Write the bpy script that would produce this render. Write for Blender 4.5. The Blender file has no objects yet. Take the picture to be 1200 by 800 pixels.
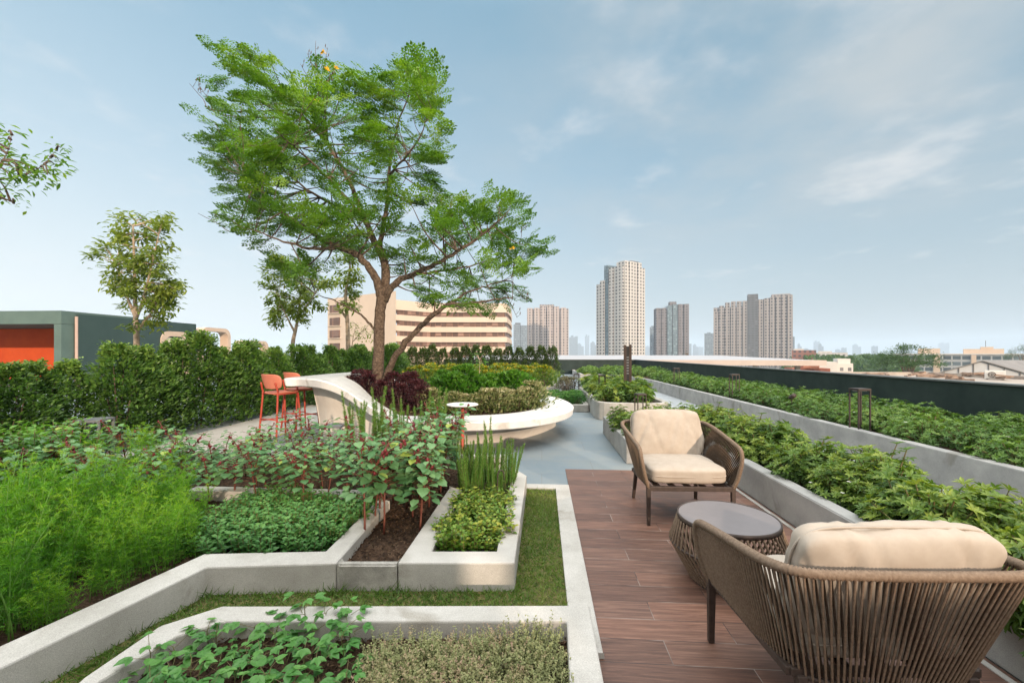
import bpy, math, random
import numpy as np
from mathutils import Vector, Matrix

# ------------------------------------------------------------------ camera, sky, sun, exposure
scene = bpy.context.scene
F, HORIZON, CAM_H, YAW = 500.0, 414.0, 1.35, math.radians(4.0)
cam_data = bpy.data.cameras.new("camera")
cam = bpy.data.objects.new("camera", cam_data)
scene.collection.objects.link(cam)
cam_data.sensor_width = 36.0
cam_data.lens = 36.0 * F / 1200.0
cam_data.shift_y = (HORIZON - 400.0) / 1200.0
cam_data.clip_start, cam_data.clip_end = 0.05, 30000
cam.location = (0, 0, CAM_H)
cam.rotation_euler = (math.radians(90), 0, YAW)
scene.camera = cam

SUN_EL, SUN_AZ = math.radians(15.0), math.radians(150.0)      # azimuth clockwise from +Y: behind the camera, to its right
world = bpy.data.worlds.new("World")
scene.world = world
world.use_nodes = True
wn, wl = world.node_tree.nodes, world.node_tree.links
wn.clear()
w_out = wn.new("ShaderNodeOutputWorld")
w_bg = wn.new("ShaderNodeBackground")
w_bg.inputs[1].default_value = 0.15
sky = wn.new("ShaderNodeTexSky")
sky.sky_type = 'NISHITA'
sky.sun_disc = False
sky.sun_elevation, sky.sun_rotation = SUN_EL, SUN_AZ
sky.altitude, sky.air_density, sky.dust_density, sky.ozone_density = 10, 1.0, 2.0, 1.6

def wnode(kind, **kw):
    n = wn.new(kind)
    for k, v in kw.items():
        setattr(n, k, v)
    return n
def wmath(op, a, b=None, clamp=False):
    n = wnode("ShaderNodeMath", operation=op, use_clamp=clamp)
    for i, v in enumerate((a, b)):
        if v is None:
            continue
        if isinstance(v, (int, float)):
            n.inputs[i].default_value = v
        else:
            wl.new(v, n.inputs[i])
    return n.outputs[0]
def wmix(fac, a, b):
    n = wnode("ShaderNodeMix", data_type='RGBA')
    for i, v in ((0, fac), (6, a), (7, b)):
        if isinstance(v, (int, float)):
            n.inputs[i].default_value = v
        elif isinstance(v, tuple):
            n.inputs[i].default_value = (*v, 1)
        else:
            wl.new(v, n.inputs[i])
    return n.outputs[2]
w_tc = wnode("ShaderNodeTexCoord")
w_sep = wnode("ShaderNodeSeparateXYZ")
wl.new(w_tc.outputs['Generated'], w_sep.inputs[0])
dx, dy, dz = w_sep.outputs
# haze veil towards the horizon, paler over the west (-X), and an unseen warm glow added behind the camera to light the garden
veil = wmath('POWER', wmath('SUBTRACT', 1.0, wmath('MAXIMUM', dz, 0.0)), 2.5)
west = wmath('MULTIPLY_ADD', dx, -0.62)
west.node.inputs[2].default_value = 0.42
west.node.use_clamp = True
veil_col = wmix(west, (1.80, 2.00, 2.11), (2.75, 2.98, 3.08))
blue = wmix(west, (0.58, 1.14, 1.46), (0.28, 1.08, 1.60))
base = wmix(0.8, sky.outputs[0], blue)
vfac = wmath('MULTIPLY_ADD', veil, 0.95, True)
wl.new(wmath('MULTIPLY', wmath('POWER', west, 2.0), 0.30), vfac.node.inputs[2])
base = wmix(vfac, base, veil_col)
# clouds: noise on a plane high above
pl = wmath('MAXIMUM', dz, 0.04)
cu, cv = wmath('DIVIDE', dx, wmath('ADD', pl, 0.12)), wmath('DIVIDE', dy, wmath('ADD', pl, 0.12))
comb = wnode("ShaderNodeCombineXYZ")
wl.new(cu, comb.inputs[0]); wl.new(cv, comb.inputs[1])
comb.inputs[2].default_value = 3.7
nz = wnode("ShaderNodeTexNoise")
nz.inputs['Scale'].default_value = 0.62
nz.inputs['Detail'].default_value = 7
nz.inputs['Roughness'].default_value = 0.55
wl.new(comb.outputs[0], nz.inputs['Vector'])
def wramp(v, lo, hi):
    n = wnode("ShaderNodeMapRange", interpolation_type='SMOOTHSTEP')
    wl.new(v, n.inputs[0])
    n.inputs[1].default_value, n.inputs[2].default_value = lo, hi
    return n.outputs[0]
east = wramp(dx, -0.35, 0.35)
thin = wmath('MULTIPLY', wmath('MULTIPLY', wramp(nz.outputs[0], 0.36, 0.60), east), wramp(dz, 0.10, 0.42))
nz2 = wnode("ShaderNodeTexNoise")
nz2.inputs['Scale'].default_value = 3.1
nz2.inputs['Detail'].default_value = 8
nz2.inputs['Roughness'].default_value = 0.52
comb2 = wnode("ShaderNodeVectorMath", operation='ADD')
wl.new(comb.outputs[0], comb2.inputs[0])
comb2.inputs[1].default_value = (4.3, 1.9, 0)
wl.new(comb2.outputs[0], nz2.inputs['Vector'])
puff = wmath('MULTIPLY', wramp(nz2.outputs[0], 0.52, 0.84), wramp(dz, 0.1, 0.2))
c1 = wmix(wmath('MULTIPLY', thin, 0.85), base, (1.85, 1.98, 2.04))
c2 = wmix(wmath('MULTIPLY', puff, 0.5), c1, (3.0, 2.9, 2.85))
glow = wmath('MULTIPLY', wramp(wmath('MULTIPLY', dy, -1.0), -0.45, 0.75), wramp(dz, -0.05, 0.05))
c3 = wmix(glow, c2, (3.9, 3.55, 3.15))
c3 = wmix(wramp(dz, 0.62, 0.95), c3, (13.0, 13.0, 12.7))     # brightness added at the zenith, out of view, as top light
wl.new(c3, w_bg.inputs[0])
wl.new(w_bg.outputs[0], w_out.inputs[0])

sun_data = bpy.data.lights.new("sun", 'SUN')
sun_data.energy = 1.9
sun_data.angle = math.radians(0.6)
sun_data.color = (1.0, 0.77, 0.57)
sun = bpy.data.objects.new("sun", sun_data)
scene.collection.objects.link(sun)
sun_dir = Vector((math.sin(SUN_AZ) * math.cos(SUN_EL), math.cos(SUN_AZ) * math.cos(SUN_EL), math.sin(SUN_EL)))
sun.rotation_euler = sun_dir.to_track_quat('Z', 'Y').to_euler()
sun.location = sun_dir * 50
vs = scene.view_settings
vs.view_transform, vs.look, vs.gamma, vs.use_curve_mapping = 'Standard', 'None', 1.0, False
vs.exposure = 1.12
scene.cycles.max_bounces = 7
scene.cycles.diffuse_bounces = 3
scene.cycles.transmission_bounces = 4
scene.cycles.volume_bounces = 1
scene.cycles.transparent_max_bounces = 8

# ------------------------------------------------------------------ helpers
COL = scene.collection
rng = np.random.default_rng(11)
random.seed(5)
CA, SA = math.cos(YAW), math.sin(YAW)
def cam2world(xc, d):
    return (xc * CA - d * SA, xc * SA + d * CA)
def G(px, py, z=0.0):
    """world point at height z seen at photo pixel px, py"""
    d = (CAM_H - z) * F / (py - HORIZON)
    x, y = cam2world((px - 600.0) / F * d, d)
    return Vector((x, y, z))
def D(px, py, d):
    """world point at depth d seen at photo pixel px, py"""
    x, y = cam2world((px - 600.0) / F * d, d)
    return Vector((x, y, CAM_H - (py - HORIZON) / F * d))

def link(o, parent=None):
    COL.objects.link(o)
    if parent is not None:
        o.parent = parent
    return o
def tag(o, label=None, cat=None, group=None, kind=None):
    for k, v in (("label", label), ("category", cat), ("group", group), ("kind", kind)):
        if v:
            o[k] = v
    return o
def empty(name, loc=(0, 0, 0), rz=0.0):
    o = bpy.data.objects.new(name, None)
    o.location = loc
    o.rotation_euler = (0, 0, rz)
    o.empty_display_size = 0.1
    return link(o)
def copy_tree(o, parent=None):
    c = o.copy()
    COL.objects.link(c)
    if parent is not None:
        c.parent = parent
    for ch in o.children:
        copy_tree(ch, c)
    return c

class MB:
    """collects polygons; build() links them as one mesh object"""
    def __init__(s):
        s.v, s.loops, s.sizes, s.t, s.mi, s.n = [], [], [], [], [], 0
    def add(s, V, faces, tint=0.5, mi=0):
        V = np.asarray(V, float).reshape(-1, 3)
        s.v.append(V)
        for f in faces:
            s.loops.append(np.asarray(f, int) + s.n)
            s.sizes.append(np.array([len(f)]))
        s.t.append(np.full(len(faces), tint)); s.mi.append(np.full(len(faces), mi))
        s.n += len(V)
    def many(s, V, faces, tint, mi=0):
        """V (N,k,3): N copies of one template with the same faces"""
        N, k = V.shape[:2]
        s.v.append(V.reshape(-1, 3))
        off = (np.arange(N) * k + s.n)[:, None]
        fl = np.concatenate([np.asarray(f) for f in faces])
        s.loops.append((off + fl[None, :]).ravel())
        s.sizes.append(np.tile([len(f) for f in faces], N))
        s.t.append(np.repeat(np.broadcast_to(tint, (N,)), len(faces)))
        s.mi.append(np.full(N * len(faces), mi))
        s.n += N * k
    def box(s, x0, x1, y0, y1, z0, z1, tint=0.5, mi=0):
        V = [(x, y, z) for z in (z0, z1) for y in (y0, y1) for x in (x0, x1)]
        s.add(V, [(0, 2, 3, 1), (4, 5, 7, 6), (0, 1, 5, 4), (2, 6, 7, 3), (0, 4, 6, 2), (1, 3, 7, 5)], tint, mi)
    def obox(s, c, ax, ay, az, tint=0.5, mi=0):
        """box from centre and three half-axis vectors"""
        c, ax, ay, az = (Vector(q) for q in (c, ax, ay, az))
        V = [c + sx * ax + sy * ay + sz * az for sz in (-1, 1) for sy in (-1, 1) for sx in (-1, 1)]
        s.add(V, [(0, 2, 3, 1), (4, 5, 7, 6), (0, 1, 5, 4), (2, 6, 7, 3), (0, 4, 6, 2), (1, 3, 7, 5)], tint, mi)
    def prism(s, pts, z0, z1, tint=0.5, mi=0):
        n = len(pts)
        area = sum(pts[i][0] * pts[(i + 1) % n][1] - pts[(i + 1) % n][0] * pts[i][1] for i in range(n))
        if area < 0:
            pts = pts[::-1]
        V = [(p[0], p[1], z0) for p in pts] + [(p[0], p[1], z1) for p in pts]
        fs = [tuple(range(n - 1, -1, -1)), tuple(range(n, 2 * n))] + [(i, (i + 1) % n, n + (i + 1) % n, n + i) for i in range(n)]
        s.add(V, fs, tint, mi)
    def sheet(s, pts, z, tint=0.5, mi=0):
        n = len(pts)
        area = sum(pts[i][0] * pts[(i + 1) % n][1] - pts[(i + 1) % n][0] * pts[i][1] for i in range(n))
        if area < 0:
            pts = pts[::-1]
        s.add([(p[0], p[1], z) for p in pts], [tuple(range(n))], tint, mi)
    def strip_wall(s, pairs, z0, z1, closed=False, tint=0.5, mi=0):
        n = len(pairs)
        V = []
        for a, b in pairs:
            V += [(a[0], a[1], z0), (b[0], b[1], z0), (b[0], b[1], z1), (a[0], a[1], z1)]
        fs = []
        for i in range(n if closed else n - 1):
            j = (i + 1) % n
            for k in range(4):
                l = (k + 1) % 4
                fs.append((4 * i + k, 4 * j + k, 4 * j + l, 4 * i + l))
        if not closed:
            fs += [(3, 2, 1, 0), tuple(4 * (n - 1) + k for k in range(4))]
        s.add(V, fs, tint, mi)
    def tube(s, pts, r, sides=8, closed=False, tint=0.5, mi=0, cap=True):
        P = np.asarray([tuple(p) for p in pts], float)
        n = len(P)
        R = np.broadcast_to(np.asarray(r, float), (n,))
        if closed:
            T = np.roll(P, -1, 0) - np.roll(P, 1, 0)
        else:
            T = np.gradient(P, axis=0)
        T /= np.linalg.norm(T, axis=1)[:, None] + 1e-12
        ref = np.array([0.0, 0, 1]) if abs(T[0, 2]) < 0.9 else np.array([1.0, 0, 0])
        u = np.cross(T[0], ref); u /= np.linalg.norm(u)
        a = np.arange(sides) * 2 * math.pi / sides
        V = np.empty((n, sides, 3))
        for i in range(n):
            u = u - T[i] * u.dot(T[i]); u /= np.linalg.norm(u) + 1e-12
            w = np.cross(T[i], u)
            V[i] = P[i] + R[i] * (np.cos(a)[:, None] * u + np.sin(a)[:, None] * w)
        fs = []
        for i in range(n if closed else n - 1):
            j = (i + 1) % n
            for k in range(sides):
                l = (k + 1) % sides
                fs.append((i * sides + k, i * sides + l, j * sides + l, j * sides + k))
        if not closed and cap:
            fs += [tuple(range(sides - 1, -1, -1)), tuple((n - 1) * sides + k for k in range(sides))]
        s.add(V.reshape(-1, 3), fs, tint, mi)
    def lathe(s, prof, sides=32, c=(0, 0, 0), tint=0.5, mi=0):
        n = len(prof)
        V = []
        for r, z in prof:
            for k in range(sides):
                a = 2 * math.pi * k / sides
                V.append((c[0] + r * math.cos(a), c[1] + r * math.sin(a), c[2] + z))
        fs = []
        for i in range(n - 1):
            for k in range(sides):
                l = (k + 1) % sides
                fs.append((i * sides + k, i * sides + l, (i + 1) * sides + l, (i + 1) * sides + k))
        fs += [tuple(range(sides - 1, -1, -1)), tuple((n - 1) * sides + k for k in range(sides))]
        s.add(V, fs, tint, mi)
    def leaves(s, tmpl, pos, d, nrm, L, W, tint, mi=0):
        """place leaf templates: x across, y along, z along the normal"""
        V0, faces = tmpl
        d = d / (np.linalg.norm(d, axis=1)[:, None] + 1e-9)
        x = np.cross(d, nrm); x /= np.linalg.norm(x, axis=1)[:, None] + 1e-9
        nn = np.cross(x, d)
        L = np.broadcast_to(L, (len(pos),)); W = np.broadcast_to(W, (len(pos),))
        V = (pos[:, None, :] + x[:, None, :] * (V0[None, :, 0:1] * W[:, None, None]) + d[:, None, :] * (V0[None, :, 1:2] * L[:, None, None])
             + nn[:, None, :] * (V0[None, :, 2:3] * L[:, None, None]))
        s.many(V, faces, tint, mi)
    def mesh(s, name, mats, smooth=False):
        me = bpy.data.meshes.new(name)
        V = np.concatenate(s.v); lo = np.concatenate(s.loops); sz = np.concatenate(s.sizes)
        me.vertices.add(len(V)); me.vertices.foreach_set("co", V.ravel())
        me.loops.add(len(lo)); me.loops.foreach_set("vertex_index", lo.astype(np.int32))
        me.polygons.add(len(sz))
        me.polygons.foreach_set("loop_start", np.concatenate([[0], np.cumsum(sz)[:-1]]).astype(np.int32))
        me.polygons.foreach_set("material_index", np.concatenate(s.mi).astype(np.int32))
        me.polygons.foreach_set("use_smooth", np.full(len(sz), smooth))
        at = me.attributes.new("tint", 'FLOAT', 'FACE')
        at.data.foreach_set("value", np.concatenate(s.t).astype(np.float32))
        me.update(calc_edges=True)
        for m in (mats if isinstance(mats, (list, tuple)) else [mats]):
            me.materials.append(m)
        return me
    def build(s, name, mats, parent=None, smooth=False, bevel=0.0, loc=None):
        o = bpy.data.objects.new(name, s.mesh(name, mats, smooth))
        if bevel:
            b = o.modifiers.new("bevel", 'BEVEL')
            b.width, b.segments, b.limit_method, b.angle_limit = bevel, 2, 'ANGLE', math.radians(35)
        if loc is not None:
            o.location = loc
        return link(o, parent)

def smooth_path(P, sub=6, closed=False):
    P = [np.array(p, float) for p in P]
    n = len(P)
    out = []
    for i in range(n if closed else n - 1):
        p1, p2 = P[i], P[(i + 1) % n]
        p0 = P[i - 1] if (i > 0 or closed) else 2 * p1 - p2
        p3 = P[(i + 2) % n] if (i + 2 < n or closed) else 2 * p2 - p1
        for k in range(sub):
            t = k / sub
            out.append(0.5 * ((2 * p1) + (-p0 + p2) * t + (2 * p0 - 5 * p1 + 4 * p2 - p3) * t * t + (-p0 + 3 * p1 - 3 * p2 + p3) * t ** 3))
    if not closed:
        out.append(P[-1])
    return np.array(out)
def inside(px, py, poly):
    poly = np.asarray([(p[0], p[1]) for p in poly], float)
    r = np.zeros(len(px), bool)
    j = len(poly) - 1
    for i in range(len(poly)):
        xi, yi, xj, yj = *poly[i], *poly[j]
        c = ((yi > py) != (yj > py)) & (px < (xj - xi) * (py - yi) / (yj - yi + 1e-12) + xi)
        r ^= c
        j = i
    return r
def scatter(poly, n, mind=0.0, margin=0.0):
    """n random points in a polygon, at least mind apart"""
    P = np.asarray([(p[0], p[1]) for p in poly], float)
    lo, hi = P.min(0), P.max(0)
    out = []
    for _ in range(n * 60):
        if len(out) >= n:
            break
        q = lo + rng.random(2) * (hi - lo)
        if not inside(q[:1], q[1:], P)[0]:
            continue
        if mind and any((q[0] - o[0]) ** 2 + (q[1] - o[1]) ** 2 < mind * mind for o in out):
            continue
        out.append((float(q[0]), float(q[1])))
    return out

# ------------------------------------------------------------------ materials
def new_mat(name):
    m = bpy.data.materials.new(name)
    m.use_nodes = True
    nt = m.node_tree
    return m, nt.nodes, nt.links, nt.nodes["Principled BSDF"]
def ramp(n, stops):
    r = n.new("ShaderNodeValToRGB")
    e = r.color_ramp.elements
    while len(e) < len(stops):
        e.new(0.5)
    for el, (p, c) in zip(e, stops):
        el.position = p
        el.color = (*c, 1)
    return r
def surface(name, c1, c2=None, scale=4.0, rough=0.7, bump=0.0, bscale=60.0, metal=0.0, spec=0.4, speck=0.0, coord='Object', detail=6, lo=0.35, hi=0.65, dist=0.01):
    m, n, l, b = new_mat(name)
    tc = n.new("ShaderNodeTexCoord")
    vec = tc.outputs['Object']
    if coord == 'World':
        vec = n.new("ShaderNodeNewGeometry").outputs['Position']
    b.inputs['Roughness'].default_value = rough
    b.inputs['Metallic'].default_value = metal
    b.inputs['Specular IOR Level'].default_value = spec
    b.inputs['Base Color'].default_value = (*c1, 1)
    if c2:
        nz = n.new("ShaderNodeTexNoise")
        nz.inputs['Scale'].default_value = scale
        nz.inputs['Detail'].default_value = detail
        nz.inputs['Roughness'].default_value = 0.65
        l.new(vec, nz.inputs['Vector'])
        r = ramp(n, [(lo, c1), (hi, c2)])
        l.new(nz.outputs[0], r.inputs[0])
        col = r.outputs[0]
        if speck:
            sn = n.new("ShaderNodeTexNoise"); sn.inputs['Scale'].default_value = 2.6; sn.inputs['Detail'].default_value = 9; sn.inputs['Distortion'].default_value = 1.2
            l.new(vec, sn.inputs['Vector'])
            sr = ramp(n, [(0.30, (.72, .70, .66)), (0.42, (1, 1, 1))]); l.new(sn.outputs[0], sr.inputs[0])
            sx_ = n.new("ShaderNodeMix"); sx_.data_type = 'RGBA'; sx_.blend_type = 'MULTIPLY'; sx_.inputs[0].default_value = 1
            l.new(col, sx_.inputs[6]); l.new(sr.outputs[0], sx_.inputs[7]); col = sx_.outputs[2]
            v = n.new("ShaderNodeTexNoise")
            v.inputs['Scale'].default_value = 320
            v.inputs['Detail'].default_value = 2
            l.new(vec, v.inputs['Vector'])
            r2 = ramp(n, [(0.3, (1 - speck,) * 3), (0.7, (1 + speck * 0.4,) * 3)])
            l.new(v.outputs[0], r2.inputs[0])
            mx = n.new("ShaderNodeMix"); mx.data_type = 'RGBA'; mx.blend_type = 'MULTIPLY'
            mx.inputs[0].default_value = 1
            l.new(col, mx.inputs[6]); l.new(r2.outputs[0], mx.inputs[7])
            col = mx.outputs[2]
        l.new(col, b.inputs['Base Color'])
    if bump:
        bz = n.new("ShaderNodeTexNoise")
        bz.inputs['Scale'].default_value = bscale
        bz.inputs['Detail'].default_value = 5
        l.new(vec, bz.inputs['Vector'])
        bp = n.new("ShaderNodeBump")
        bp.inputs['Strength'].default_value = bump
        bp.inputs['Distance'].default_value = dist
        l.new(bz.outputs[0], bp.inputs['Height'])
        l.new(bp.outputs[0], b.inputs['Normal'])
    return m
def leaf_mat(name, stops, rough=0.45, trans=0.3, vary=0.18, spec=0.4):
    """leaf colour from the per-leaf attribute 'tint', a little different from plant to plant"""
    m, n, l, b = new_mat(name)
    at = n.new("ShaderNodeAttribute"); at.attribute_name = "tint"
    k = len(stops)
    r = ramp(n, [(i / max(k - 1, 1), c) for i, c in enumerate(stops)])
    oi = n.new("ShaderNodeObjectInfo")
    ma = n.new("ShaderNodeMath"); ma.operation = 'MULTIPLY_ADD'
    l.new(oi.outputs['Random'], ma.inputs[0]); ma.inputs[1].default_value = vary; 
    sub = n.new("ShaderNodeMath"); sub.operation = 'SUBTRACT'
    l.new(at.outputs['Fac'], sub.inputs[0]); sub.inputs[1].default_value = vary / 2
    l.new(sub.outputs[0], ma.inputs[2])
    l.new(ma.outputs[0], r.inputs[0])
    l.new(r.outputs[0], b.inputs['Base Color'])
    b.inputs['Roughness'].default_value = rough
    b.inputs['Specular IOR Level'].default_value = spec
    tr = n.new("ShaderNodeBsdfTranslucent")
    hs = n.new("ShaderNodeHueSaturation")
    hs.inputs['Hue'].default_value = 0.49; hs.inputs['Saturation'].default_value = 1.1; hs.inputs['Value'].default_value = 1.5
    l.new(r.outputs[0], hs.inputs['Color'])
    l.new(hs.outputs[0], tr.inputs[0])
    mx = n.new("ShaderNodeMixShader"); mx.inputs[0].default_value = trans
    l.new(b.outputs[0], mx.inputs[1]); l.new(tr.outputs[0], mx.inputs[2])
    l.new(mx.outputs[0], n["Material Output"].inputs[0])
    return m

CONC = surface("pale_concrete", (0.385, 0.37, 0.34), (0.50, 0.485, 0.455), 3, 0.85, 0.25, 220, speck=0.28, coord='World', dist=0.003, spec=0.25)
CONC_DARK = surface("rough_grey_concrete", (0.25, 0.24, 0.22), (0.40, 0.385, 0.35), 9, 0.9, 0.4, 160, speck=0.3, coord='World', dist=0.004, spec=0.2)
CONC_GREY = surface("grey_concrete", (0.30, 0.30, 0.292), (0.42, 0.415, 0.40), 3, 0.85, 0.2, 200, speck=0.25, coord='World', dist=0.003, spec=0.25)
WHITE = surface("white_terrazzo", (0.70, 0.695, 0.68), (0.79, 0.785, 0.775), 6, 0.55, 0.1, 200, speck=0.08, coord='World', dist=0.002)
SOIL = surface("dark_soil", (0.025, 0.016, 0.011), (0.10, 0.062, 0.04), 22, 0.95, 0.8, 90, coord='World', spec=0.15, dist=0.02)
TURF = surface("lawn_ground", (0.045, 0.06, 0.02), (0.14, 0.12, 0.05), 30, 0.95, 0.5, 120, coord='World', spec=0.1)
DARK_METAL = surface("dark_brown_metal", (0.045, 0.033, 0.028), (0.07, 0.05, 0.042), 20, 0.5, metal=0.2)
GREY_METAL = surface("grey_painted_metal", (0.16, 0.17, 0.18), (0.20, 0.21, 0.22), 20, 0.5, metal=0.3)
ROPE_DARK = surface("dark_rope", (0.05, 0.036, 0.026), (0.085, 0.062, 0.045), 90, 0.85, 0.5, 600, spec=0.15, dist=0.002)
ROPE = surface("taupe_rope", (0.155, 0.110, 0.078), (0.24, 0.178, 0.130), 90, 0.85, 0.5, 600, spec=0.2, dist=0.002)
CLOTH = surface("beige_cushion_fabric", (0.37, 0.32, 0.268), (0.415, 0.365, 0.31), 14, 0.95, 0.25, 900, spec=0.15, dist=0.0015)
RED = surface("coral_red_metal", (0.36, 0.05, 0.028), (0.42, 0.065, 0.038), 10, 0.5)
RED_SEAT = surface("coral_seat_shell", (0.56, 0.185, 0.12), (0.60, 0.21, 0.14), 10, 0.55)
BARK = surface("grey_brown_bark", (0.06, 0.043, 0.033), (0.21, 0.158, 0.12), 26, 0.95, 0.9, 60, spec=0.15, dist=0.02)
PALE_BARK = surface("pale_tan_bark", (0.28, 0.21, 0.15), (0.46, 0.37, 0.28), 14, 0.9, 0.5, 50, spec=0.15)
STEM = surface("green_stem", (0.10, 0.13, 0.04), (0.16, 0.11, 0.05), 20, 0.7)
RED_STEM = surface("dark_red_stem", (0.10, 0.025, 0.02), (0.17, 0.06, 0.035), 30, 0.6)

# deck: wood-look planks laid along X with staggered pale joints
def deck_material():
    m, n, l, b = new_mat("wood_plank_tile")
    pos = n.new("ShaderNodeNewGeometry").outputs['Position']
    br = n.new("ShaderNodeTexBrick")
    br.offset, br.offset_frequency, br.squash = 0.37, 2, 1.0
    br.inputs['Scale'].default_value = 1.0
    br.inputs['Brick Width'].default_value = 0.9
    br.inputs['Row Height'].default_value = 0.157
    br.inputs['Mortar Size'].default_value = 0.0022
    br.inputs['Mortar Smooth'].default_value = 0.3
    br.inputs['Color1'].default_value = (0, 0, 0, 1); br.inputs['Color2'].default_value = (1, 1, 1, 1)
    br.inputs['Mortar'].default_value = (0.5, 0.5, 0.5, 1)
    l.new(pos, br.inputs['Vector'])
    mp = n.new("ShaderNodeMapping"); mp.inputs['Scale'].default_value = (2.2, 42, 1)
    jit = n.new("ShaderNodeVectorMath"); jit.operation = 'MULTIPLY_ADD'
    l.new(br.outputs['Color'], jit.inputs[0]); jit.inputs[1].default_value = (13, 7, 0); l.new(pos, jit.inputs[2])
    l.new(jit.outputs[0], mp.inputs['Vector'])
    g = n.new("ShaderNodeTexNoise"); g.inputs['Scale'].default_value = 1.6; g.inputs['Detail'].default_value = 8; g.inputs['Roughness'].default_value = 0.7
    g.inputs['Distortion'].default_value = 0.6
    l.new(mp.outputs[0], g.inputs['Vector'])
    r = ramp(n, [(0.28, (0.062, 0.032, 0.022)), (0.5, (0.142, 0.074, 0.052)), (0.72, (0.26, 0.148, 0.108))])
    l.new(g.outputs[0], r.inputs[0])
    tone = ramp(n, [(0, (0.74, 0.71, 0.70)), (0.5, (1, 1, 1)), (1, (1.24, 1.16, 1.10))])
    l.new(br.outputs['Color'], tone.inputs[0])
    mu = n.new("ShaderNodeMix"); mu.data_type = 'RGBA'; mu.blend_type = 'MULTIPLY'; mu.inputs[0].default_value = 1
    l.new(r.outputs[0], mu.inputs[6]); l.new(tone.outputs[0], mu.inputs[7])
    # worn joints: pale only in places
    jn = n.new("ShaderNodeTexNoise"); jn.inputs['Scale'].default_value = 4.0
    l.new(pos, jn.inputs['Vector'])
    jr = ramp(n, [(0.45, (0.03, 0.02, 0.018)), (0.68, (0.36, 0.30, 0.26))])
    l.new(jn.outputs[0], jr.inputs[0])
    mo = n.new("ShaderNodeMix"); mo.data_type = 'RGBA'
    l.new(br.outputs['Fac'], mo.inputs[0]); l.new(mu.outputs[2], mo.inputs[6]); l.new(jr.outputs[0], mo.inputs[7])
    l.new(mo.outputs[2], b.inputs['Base Color'])
    rr = ramp(n, [(0.3, (0.42,) * 3), (0.7, (0.62,) * 3)])
    l.new(g.outputs[0], rr.inputs[0]); l.new(rr.outputs[0], b.inputs['Roughness'])
    bp = n.new("ShaderNodeBump"); bp.inputs['Strength'].default_value = 0.35; bp.inputs['Distance'].default_value = 0.004
    sb = n.new("ShaderNodeMath"); sb.operation = 'SUBTRACT'
    l.new(g.outputs[0], sb.inputs[0]); l.new(br.outputs['Fac'], sb.inputs[1])
    l.new(sb.outputs[0], bp.inputs['Height']); l.new(bp.outputs[0], b.inputs['Normal'])
    return m
def paving_material():
    m, n, l, b = new_mat("blue_grey_paving")
    pos = n.new("ShaderNodeNewGeometry").outputs['Position']
    br = n.new("ShaderNodeTexBrick")
    br.offset = 0.5
    br.inputs['Scale'].default_value = 1.0
    br.inputs['Brick Width'].default_value = 1.2; br.inputs['Row Height'].default_value = 0.6
    br.inputs['Mortar Size'].default_value = 0.004
    br.inputs['Color1'].default_value = (0.165, 0.205, 0.232, 1); br.inputs['Color2'].default_value = (0.195, 0.23, 0.25, 1)
    br.inputs['Mortar'].default_value = (0.16, 0.175, 0.185, 1)
    l.new(pos, br.inputs['Vector'])
    nz = n.new("ShaderNodeTexNoise"); nz.inputs['Scale'].default_value = 1.1; nz.inputs['Detail'].default_value = 8; nz.inputs['Roughness'].default_value = 0.7
    l.new(pos, nz.inputs['Vector'])
    r = ramp(n, [(0.36, (0.92, 0.98, 1.03)), (0.64, (1.22, 1.12, 1.02))])
    l.new(nz.outputs[0], r.inputs[0])
    mu = n.new("ShaderNodeMix"); mu.data_type = 'RGBA'; mu.blend_type = 'MULTIPLY'; mu.inputs[0].default_value = 1
    l.new(br.outputs[0], mu.inputs[6]); l.new(r.outputs[0], mu.inputs[7])
    l.new(mu.outputs[2], b.inputs['Base Color'])
    b.inputs['Roughness'].default_value = 0.6
    bp = n.new("ShaderNodeBump"); bp.inputs['Strength'].default_value = 0.15; bp.inputs['Distance'].default_value = 0.003
    n2 = n.new("ShaderNodeTexNoise"); n2.inputs['Scale'].default_value = 150
    l.new(pos, n2.inputs['Vector']); l.new(n2.outputs[0], bp.inputs['Height']); l.new(bp.outputs[0], b.inputs['Normal'])
    return m
DECK, PAVING = deck_material(), paving_material()

# ------------------------------------------------------------------ ground and garden floor
def structure(name, mb, mats, bevel=0.0):
    o = mb.build(name, mats, bevel=bevel)
    o['kind'] = 'structure'
    return o
CITY = surface("city_ground", (0.09, 0.10, 0.075), (0.22, 0.21, 0.19), 0.02, 0.95, coord='World')
m = MB(); m.sheet([(-20000, -2000), (20000, -2000), (20000, 25000), (-20000, 25000)], -20.0); structure('city_ground', m, CITY)
m = MB(); m.box(-34, 6.2, -12, 29, -20, 0); structure('garden_paving', m, PAVING)
m = MB(); m.prism([(.215, -2), (1.955, -2), (1.955, 4.99), (.272, 4.99), (.272, 2.2), (.215, 2.2)], 0, 0.008); structure('wooden_deck', m, DECK)
m = MB(); m.box(2.86, 4.055, -3, 17, 0, 0.006); structure('walkway', m, surface("walkway_concrete", (0.30, 0.32, 0.33), (0.38, 0.40, 0.41), 2.5, 0.7, 0.15, 150, coord='World', dist=0.002))
m = MB()
m.strip_wall([((0.135, 1.9), (0.27, 1.9)), ((0.135, 4.2), (0.27, 4.33)), ((-0.28, 4.2), (-0.28, 4.33))], 0.0, 0.03)
structure('kerb', m, CONC, bevel=0.004)
m = MB(); m.box(1.90, 1.93, -2, 4.98, 0, 0.012); structure('deck_edge_kerb', m, CONC)
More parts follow.
